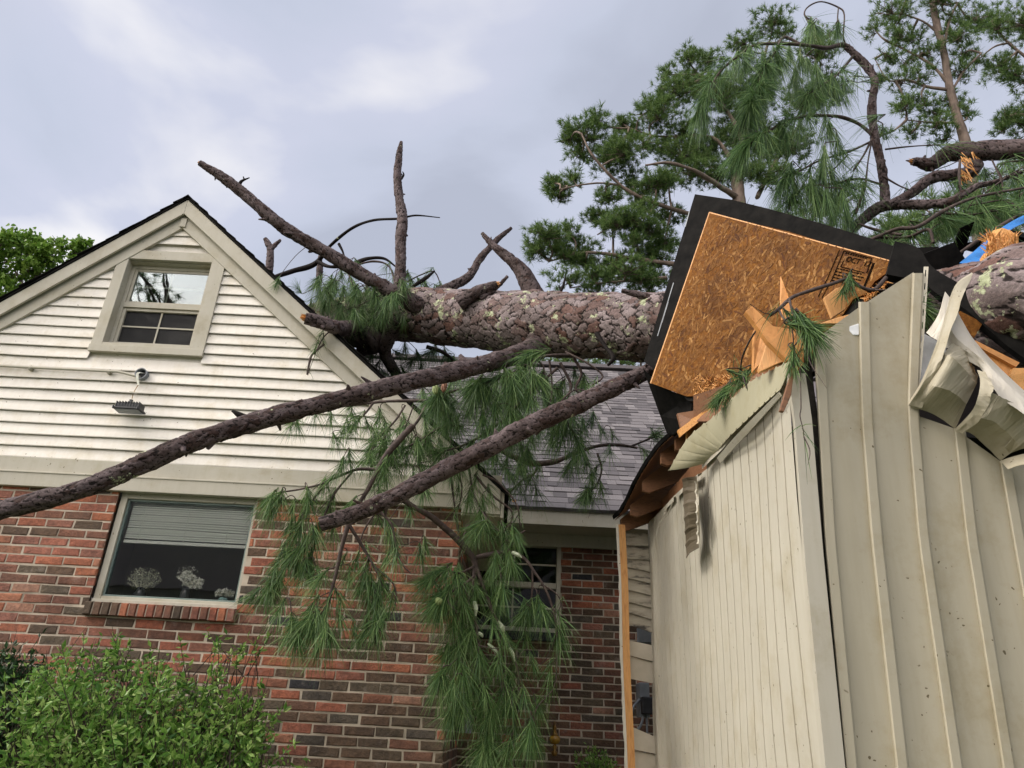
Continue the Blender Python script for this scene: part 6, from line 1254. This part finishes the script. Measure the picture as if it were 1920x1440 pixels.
lim = [[(1385, 372, 11, 0), (1350, 350, 9, -.5), (1320, 330, 8, -1), (1290, 315, 6, -1.3), (1250, 305, 5, -1.5), (1210, 310, 3, -1.5)], [(1380, 420, 10, 0), (1320, 400, 8, 0), (1290, 400, 8, 0), (1240, 385, 7, -.3), (1190, 365, 6, -.5), (1150, 335, 5, -.6), (1110, 290, 4, -.8), (1090, 250, 2.5, -.8)], [(1190, 366, 4, -.5), (1150, 345, 3.5, -.5), (1100, 345, 3, -.5), (1050, 355, 2, -.5)], [(1380, 520, 10, 0), (1300, 500, 9, 0), (1240, 492, 8, 0), (1190, 485, 7, 0), (1130, 475, 6, 0), (1085, 475, 4, 0), (1030, 490, 2.5, 0)], [(1150, 477, 4, 0), (1148, 430, 3, 0), (1140, 400, 2.5, 0)], [(1220, 395, 5, 0), (1190, 400, 4, 0), (1160, 415, 3, 0), (1120, 440, 2, 0)], [(1385, 350, 9, 0), (1370, 300, 8, 0), (1340, 260, 6, 0), (1290, 255, 5, 0), (1230, 255, 3, 0), (1180, 240, 2, 0)], [(1385, 350, 9, 0), (1390, 260, 8, 0), (1350, 190, 6, 0), (1310, 140, 3, 0)], [(1390, 250, 7, 0), (1420, 160, 6, 0), (1440, 80, 4, 0)], [(1420, 370, 8, 0), (1445, 320, 8, .5), (1475, 270, 7, .8), (1500, 230, 5, 1), (1540, 120, 3, 1)], [(1250, 520, 6, 0), (1200, 525, 4, 0), (1130, 530, 3, 0), (1070, 540, 2, 0)]]
standing('pine_tree', 'tall green pine filling the sky between the snapped stub and the tipped-up roof corner', [(1400, 700, 20), (1395, 500, 16), (1385, 372, 12), (1378, 300, 9)], lim, cl, 15.0, .155, tn=30, dens=1.75, cat='pine tree', group='standing pines behind the house')
cl2 = [(1660, 30, 34, 26), (1690, 20, 34, 24), (1720, 45, 36, 26), (1640, 55, 24, 14), (1680, 75, 34, 18), (1750, 20, 34, 24), (1790, 40, 36, 26), (1830, 20, 36, 24), (1700, 110, 34, 18), (1735, 100, 30, 20), (1660, 110, 26, 14), (1780, 90, 34, 24), (1820, 75, 30, 20), (1650, 150, 18, 12), (1690, 150, 34, 16), (1730, 145, 30, 16), (1700, 185, 30, 14), (1735, 190, 30, 18), (1685, 215, 26, 12), (1720, 225, 30, 14), (1750, 240, 30, 14), (1800, 130, 28, 20), (1790, 180, 26, 20), (1760, 205, 26, 16), (1810, 210, 22, 18), (1780, 245, 34, 12), (1660, 240, 22, 10), (1700, 5, 40, 16), (1770, 0, 40, 16)]
lim2 = [[(1780, 160, 6, 0), (1750, 125, 5, 0), (1710, 100, 4, 0), (1680, 85, 2.5, 0)], [(1790, 170, 6, 0), (1740, 163, 5, 0), (1700, 150, 4, 0), (1665, 150, 2, 0), (1640, 110, 1.5, 0)], [(1770, 90, 5, 0), (1780, 40, 4, 0), (1795, 5, 3, 0)], [(1785, 170, 5, 0), (1810, 130, 4, 0), (1840, 100, 3, 0)], [(1790, 230, 5, 0), (1750, 230, 3, 0), (1700, 225, 2, 0)], [(1758, 60, 5, 0), (1730, 40, 3, 0), (1690, 25, 2, 0)]]
standing('pine_tree', 'sparse pine with a slender leaning trunk, right of the curved upright limb', [(1870, 600, 16), (1815, 290, 9.5), (1795, 220, 8), (1780, 160, 7), (1768, 90, 6), (1755, 40, 6.5), (1745, -20, 5)], lim2, [(a, b, c, d, c*d*.055+7) for a, b, c, d in cl2], 13.0, .14, tn=22, dens=1.3, cat='pine tree', group='standing pines behind the house')
cl3 = [(1870, 20, 40, 30), (1910, 50, 40, 30), (1860, 60, 30, 20), (1900, 100, 40, 24), (1870, 120, 26, 16), (1930, 140, 36, 24), (1890, 150, 26, 14), (1900, 210, 24, 16), (1880, 235, 26, 14), (1930, 200, 30, 24), (1870, 255, 22, 10), (1920, 250, 30, 20), (1980, 80, 50, 50), (1950, 10, 50, 30), (2000, 200, 50, 50), (1830, 110, 20, 14)]
lim3 = [[(2010, 300, 8, 0), (1960, 230, 6, 0), (1900, 215, 4, 0), (1870, 240, 2, 0)], [(2000, 180, 8, 0), (1940, 120, 6, 0), (1890, 80, 4, 0), (1860, 40, 2, 0)]]
standing('pine_tree', 'pine crown at the right edge of the picture above the thick snapped limb', [(2060, 600, 22), (2020, 300, 16), (1990, 100, 12), (1980, -40, 9)], lim3, [(a, b, c, d, c*d*.07+8) for a, b, c, d in cl3], 14.0, .15, tn=24, dens=1.3, cat='pine tree', group='standing pines behind the house')
# low far trees seen through the gap under the trunk
cl4 = [(x_, 690-random.random()*14, 30, 14, 14) for x_ in range(980, 1240, 24)]+[(x_, 672-random.random()*6, 24, 10, 9) for x_ in range(1050, 1240, 22)]
standing('distant_pine', 'far pine top showing in the gap between the trunk and the roof ridge', [(1120, 900, 16), (1120, 700, 10)], [[(1120, 720, 6, 0), (1060, 700, 3, 0)], [(1120, 720, 6, 0), (1200, 700, 3, 0)]], cl4, 26.0, .26, tn=26, size=1.6, cat='pine tree')
cl5 = [(1880, 420, 50, 40, 60), (1780, 430, 50, 30, 50), (1930, 340, 40, 40, 50), (1650, 460, 50, 24, 40), (1500, 430, 60, 30, 40), (1600, 440, 60, 30, 40), (1700, 420, 50, 30, 36), (1800, 400, 60, 30, 40), (1900, 390, 50, 30, 36), (1560, 400, 50, 30, 30), (1850, 360, 46, 24, 26), (1740, 370, 40, 20, 20), (1450, 410, 40, 20, 22), (1400, 420, 40, 24, 22)]
standing('distant_pine', 'dense dark green pine filling the gap low behind the curved limb and shed roof edge', [(1690, 900, 30), (1690, 500, 18)], [[(1690, 500, 10, 0), (1600, 440, 5, 0), (1520, 420, 3, 0)], [(1690, 500, 10, 0), (1800, 420, 5, 0), (1900, 380, 3, 0)]], cl5, 11.0, .22, tn=30, cat='pine tree')
# broad-leaved tree beyond the left rake
oc = [(20, 480, 40, 26), (60, 460, 30, 18), (100, 480, 36, 24), (135, 462, 28, 16), (60, 510, 40, 24), (110, 510, 36, 22), (155, 480, 22, 18), (15, 560, 34, 30), (-30, 500, 40, 40), (30, 600, 40, 20), (165, 462, 14, 10), (40, 450, 22, 10), (-20, 590, 50, 30), (100, 540, 36, 12), (150, 505, 26, 14), (72, 485, 34, 16), (10, 520, 24, 14), (-40, 450, 40, 20)]
standing('oak_tree', 'bright green broad-leaved tree showing above the left rake of the gable', [(30, 900, 26), (50, 620, 16), (60, 540, 10)], [[(60, 560, 6, 0), (35, 520, 4, 0), (20, 490, 2, 0)], [(60, 560, 6, 0), (110, 520, 4, 0), (140, 480, 2, 0)], [(60, 560, 5, 0), (70, 500, 3, 0), (65, 470, 2, 0)]], [(a, b, c, d, c*d*.05+4) for a, b, c, d in oc], 16.0, .10, needle=False, m=OAK, tn=14, cat='broad-leaved tree')
# a tree standing behind the photographer, caught in the attic window
rt = thing('garden_tree', (-10.5, -8.0, 0), 'bare-limbed tree across the garden, mirrored in the attic window', 'tree')
mb = MB(); tube(mb, [(-10.5, -8, 0), (-10.6, -8, 5), (-10.7, -8.1, 9), (-10.9, -8, 13)], [.3, .25, .2, .08], 12, step=.3); mb.build('trunk', FARBARK, rt, smooth=True)
wd = MB(); nd_ = MB()
for k in range(70):
    z_ = random.uniform(7, 13); d = rdir(1)[0]; d[2] = abs(d[2])*.8+.15; l_ = random.uniform(1.5, 3.6); b = np.array([-10.7, -8.05, z_]); e = b+d*l_
    tube(wd, [b, (b+e)/2+rdir(1)[0]*.25, e], [.05, .03, .012], 5, wob=.1)
    for q in range(5):
        c = b+(e-b)*random.uniform(.4, 1)+rdir(1)[0]*.4; n = 26; tuft(nd_, c, rdir(1)[0]+np.array([0, 0, .4]), .3, n, 1.0, .1, width=.016)
wd.build('branches', FARBARK, rt); nd_.build('crown', FARN, rt)

nh = thing('neighbour_house', (-4, -13, 0), 'pale grey neighbouring house across the garden, mirrored in the picture window', 'house')
mb = MB(); mb.box(-17, 9, -19, -13, 0, 5.6); mb.build('wall', simple('grey_clapboard', [(.3, (.30, .30, .29)), (.7, (.40, .40, .38))], 2, .8, .2, .01, (1, 1, 12)), nh)
mb = MB(); mb.prism([(-17.4, -12.6, 5.5), (-17.4, -16, 9.9), (-17.4, -19.4, 5.5)], (26.8, 0, 0)); mb.build('roof', SHIN, nh)
for x_ in (-14, -10.5, -6.5, -3, 1, 5):
    mb = MB(); mb.box(x_, x_+1.1, -12.99, -12.95, 2.0, 3.5); wn_ = mb.build('window', TRIM, nh)
    mb = MB(); mb.box(x_+.08, x_+1.02, -12.945, -12.94, 2.08, 3.42); mb.build('pane', DARK, nh).parent = wn_
# ------------------------------------------------------------------ shrubs under the window
def shrub(name, label, blobs, m, leaf, per, stems=True, cat='shrub'):
    c0 = P(blobs[0][0], blobs[0][1], blobs[0][4]); o = thing(name, (c0[0], c0[1], 0), label, cat); wd = MB(); lf = MB()
    for (cx, cy, rx, ry, Y_) in blobs:
        c = P(cx, cy, Y_); s_ = px2m(c); n = int(per*rx*ry/900*min(1, max(.22, (cy-1205)/150)))
        for q in range(n):
            u = rdir(1)[0]*random.random()**.4*random.choice((.8, 1, 1.15, 1.3)); p0 = c+np.array([u[0]*rx*s_, u[1]*min(rx*s_, .42), u[2]*ry*s_])
            d = np.array([u[0]*.4, u[1]*.4-.2, .9])+rdir(1)[0]*.5; d /= np.linalg.norm(d); L_ = random.uniform(.12, .30)
            if q % 2 == 0: tube(wd, [p0-d*L_*.9, p0, p0+d*L_*.75], [.0042, .003, .0012], 3, wob=0, cap=False)
            nl = random.choice((5, 9, 14)); t_ = rng.random(nl); sd = rdir(nl); base = p0+d*(t_*L_*.8-.05)[:, None]; dd = sd+d*.6+np.array([0, -.15, -.1]); dd /= np.linalg.norm(dd, axis=1)[:, None]
            # pointed leaves: three-point blades, widest in the middle
            side = np.cross(dd, rdir(nl)); side /= np.linalg.norm(side, axis=1)[:, None]; ll = leaf*random.uniform(.7, 1.25)*(.55+.75*rng.random(nl)); nr = np.cross(dd, side)
            a = base; b = base+dd*(ll*.45)[:, None]-side*(ll*.20)[:, None]+nr*(ll*.05)[:, None]; c_ = base+dd*(ll*.45)[:, None]+side*(ll*.20)[:, None]+nr*(ll*.05)[:, None]; e = base+dd*ll[:, None]; mmid = base+dd*(ll*.5)[:, None]-nr*(ll*.03)[:, None]
            V = np.stack([a, b, e, c_, mmid], 1).reshape(-1, 3); f = []
            for i in range(nl): k = i*5; f += [(k, k+1, k+4), (k+1, k+2, k+4), (k+2, k+3, k+4), (k+3, k, k+4)]
            lf.add(V, f)
        for q in range(int(2+rx/20)):
            b0 = np.array([c[0]+random.uniform(-.3, .3)*rx*s_, c[1]+random.uniform(-.15, .15), 0.0]); e = c+np.array([random.uniform(-.7, .7)*rx*s_, 0, ry*s_*random.uniform(.2, .9)])
            tube(wd, [b0, (b0+e)/2+np.array([random.uniform(-.05, .05), 0, 0]), e], [.009, .006, .002], 5, wob=.1)
    wd.build('stems', TWIG, o); lf.build('leaves', m, o); return o
random.seed(41); rng = np.random.default_rng(41)
bl = [(130, 1290, 70, 40, 5.1), (80, 1340, 80, 60, 4.9), (210, 1270, 70, 36, 5.2), (270, 1300, 60, 40, 5.2), (160, 1360, 90, 60, 4.9), (270, 1370, 90, 60, 5.0), (360, 1330, 60, 44, 5.2), (380, 1390, 80, 50, 5.1), (440, 1345, 50, 36, 5.25), (470, 1330, 34, 22, 5.3), (430, 1410, 80, 50, 5.1), (230, 1430, 120, 60, 4.8), (90, 1420, 110, 60, 4.7), (350, 1450, 120, 50, 4.9), (130, 1235, 36, 22, 5.3), (200, 1215, 40, 16, 5.4), (230, 1235, 26, 14, 5.4), (280, 1245, 26, 16, 5.4), (345, 1270, 20, 24, 5.35), (400, 1280, 16, 12, 5.4), (470, 1395, 40, 30, 5.2), (160, 1255, 60, 20, 5.3), (70, 1270, 44, 26, 5.2), (300, 1270, 30, 20, 5.3)]
bl += [(a, 1520, 130, 70, 4.9) for a in (0, 160, 320, 440)]
shrub('nandina_shrub', 'big leafy green shrub with light tips growing against the brick below the picture window', bl, SHRUB, .052, 20)
bl = [(425, 1232, 24, 14, 5.55), (400, 1218, 8, 12, 5.55), (440, 1240, 20, 8, 5.55), (470, 1225, 14, 12, 5.55), (410, 1275, 10, 8, 5.5), (490, 1222, 10, 8, 5.55)]
shrub('shrub_shoots', 'few thin upright shoots with small leaves rising above the right part of the big shrub', bl, SHRUB, .042, 90)
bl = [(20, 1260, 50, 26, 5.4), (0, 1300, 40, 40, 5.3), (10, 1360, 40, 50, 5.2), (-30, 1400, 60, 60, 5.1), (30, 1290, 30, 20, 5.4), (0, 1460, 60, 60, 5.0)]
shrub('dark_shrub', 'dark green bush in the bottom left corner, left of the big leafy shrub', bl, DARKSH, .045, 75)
bl = [(1115, 1445, 26, 14, 7.2), (1130, 1470, 40, 24, 7.2)]
shrub('small_shrub', 'sliver of green shrub at the foot of the recessed wall beside the stud', bl, SHRUB, .05, 80)
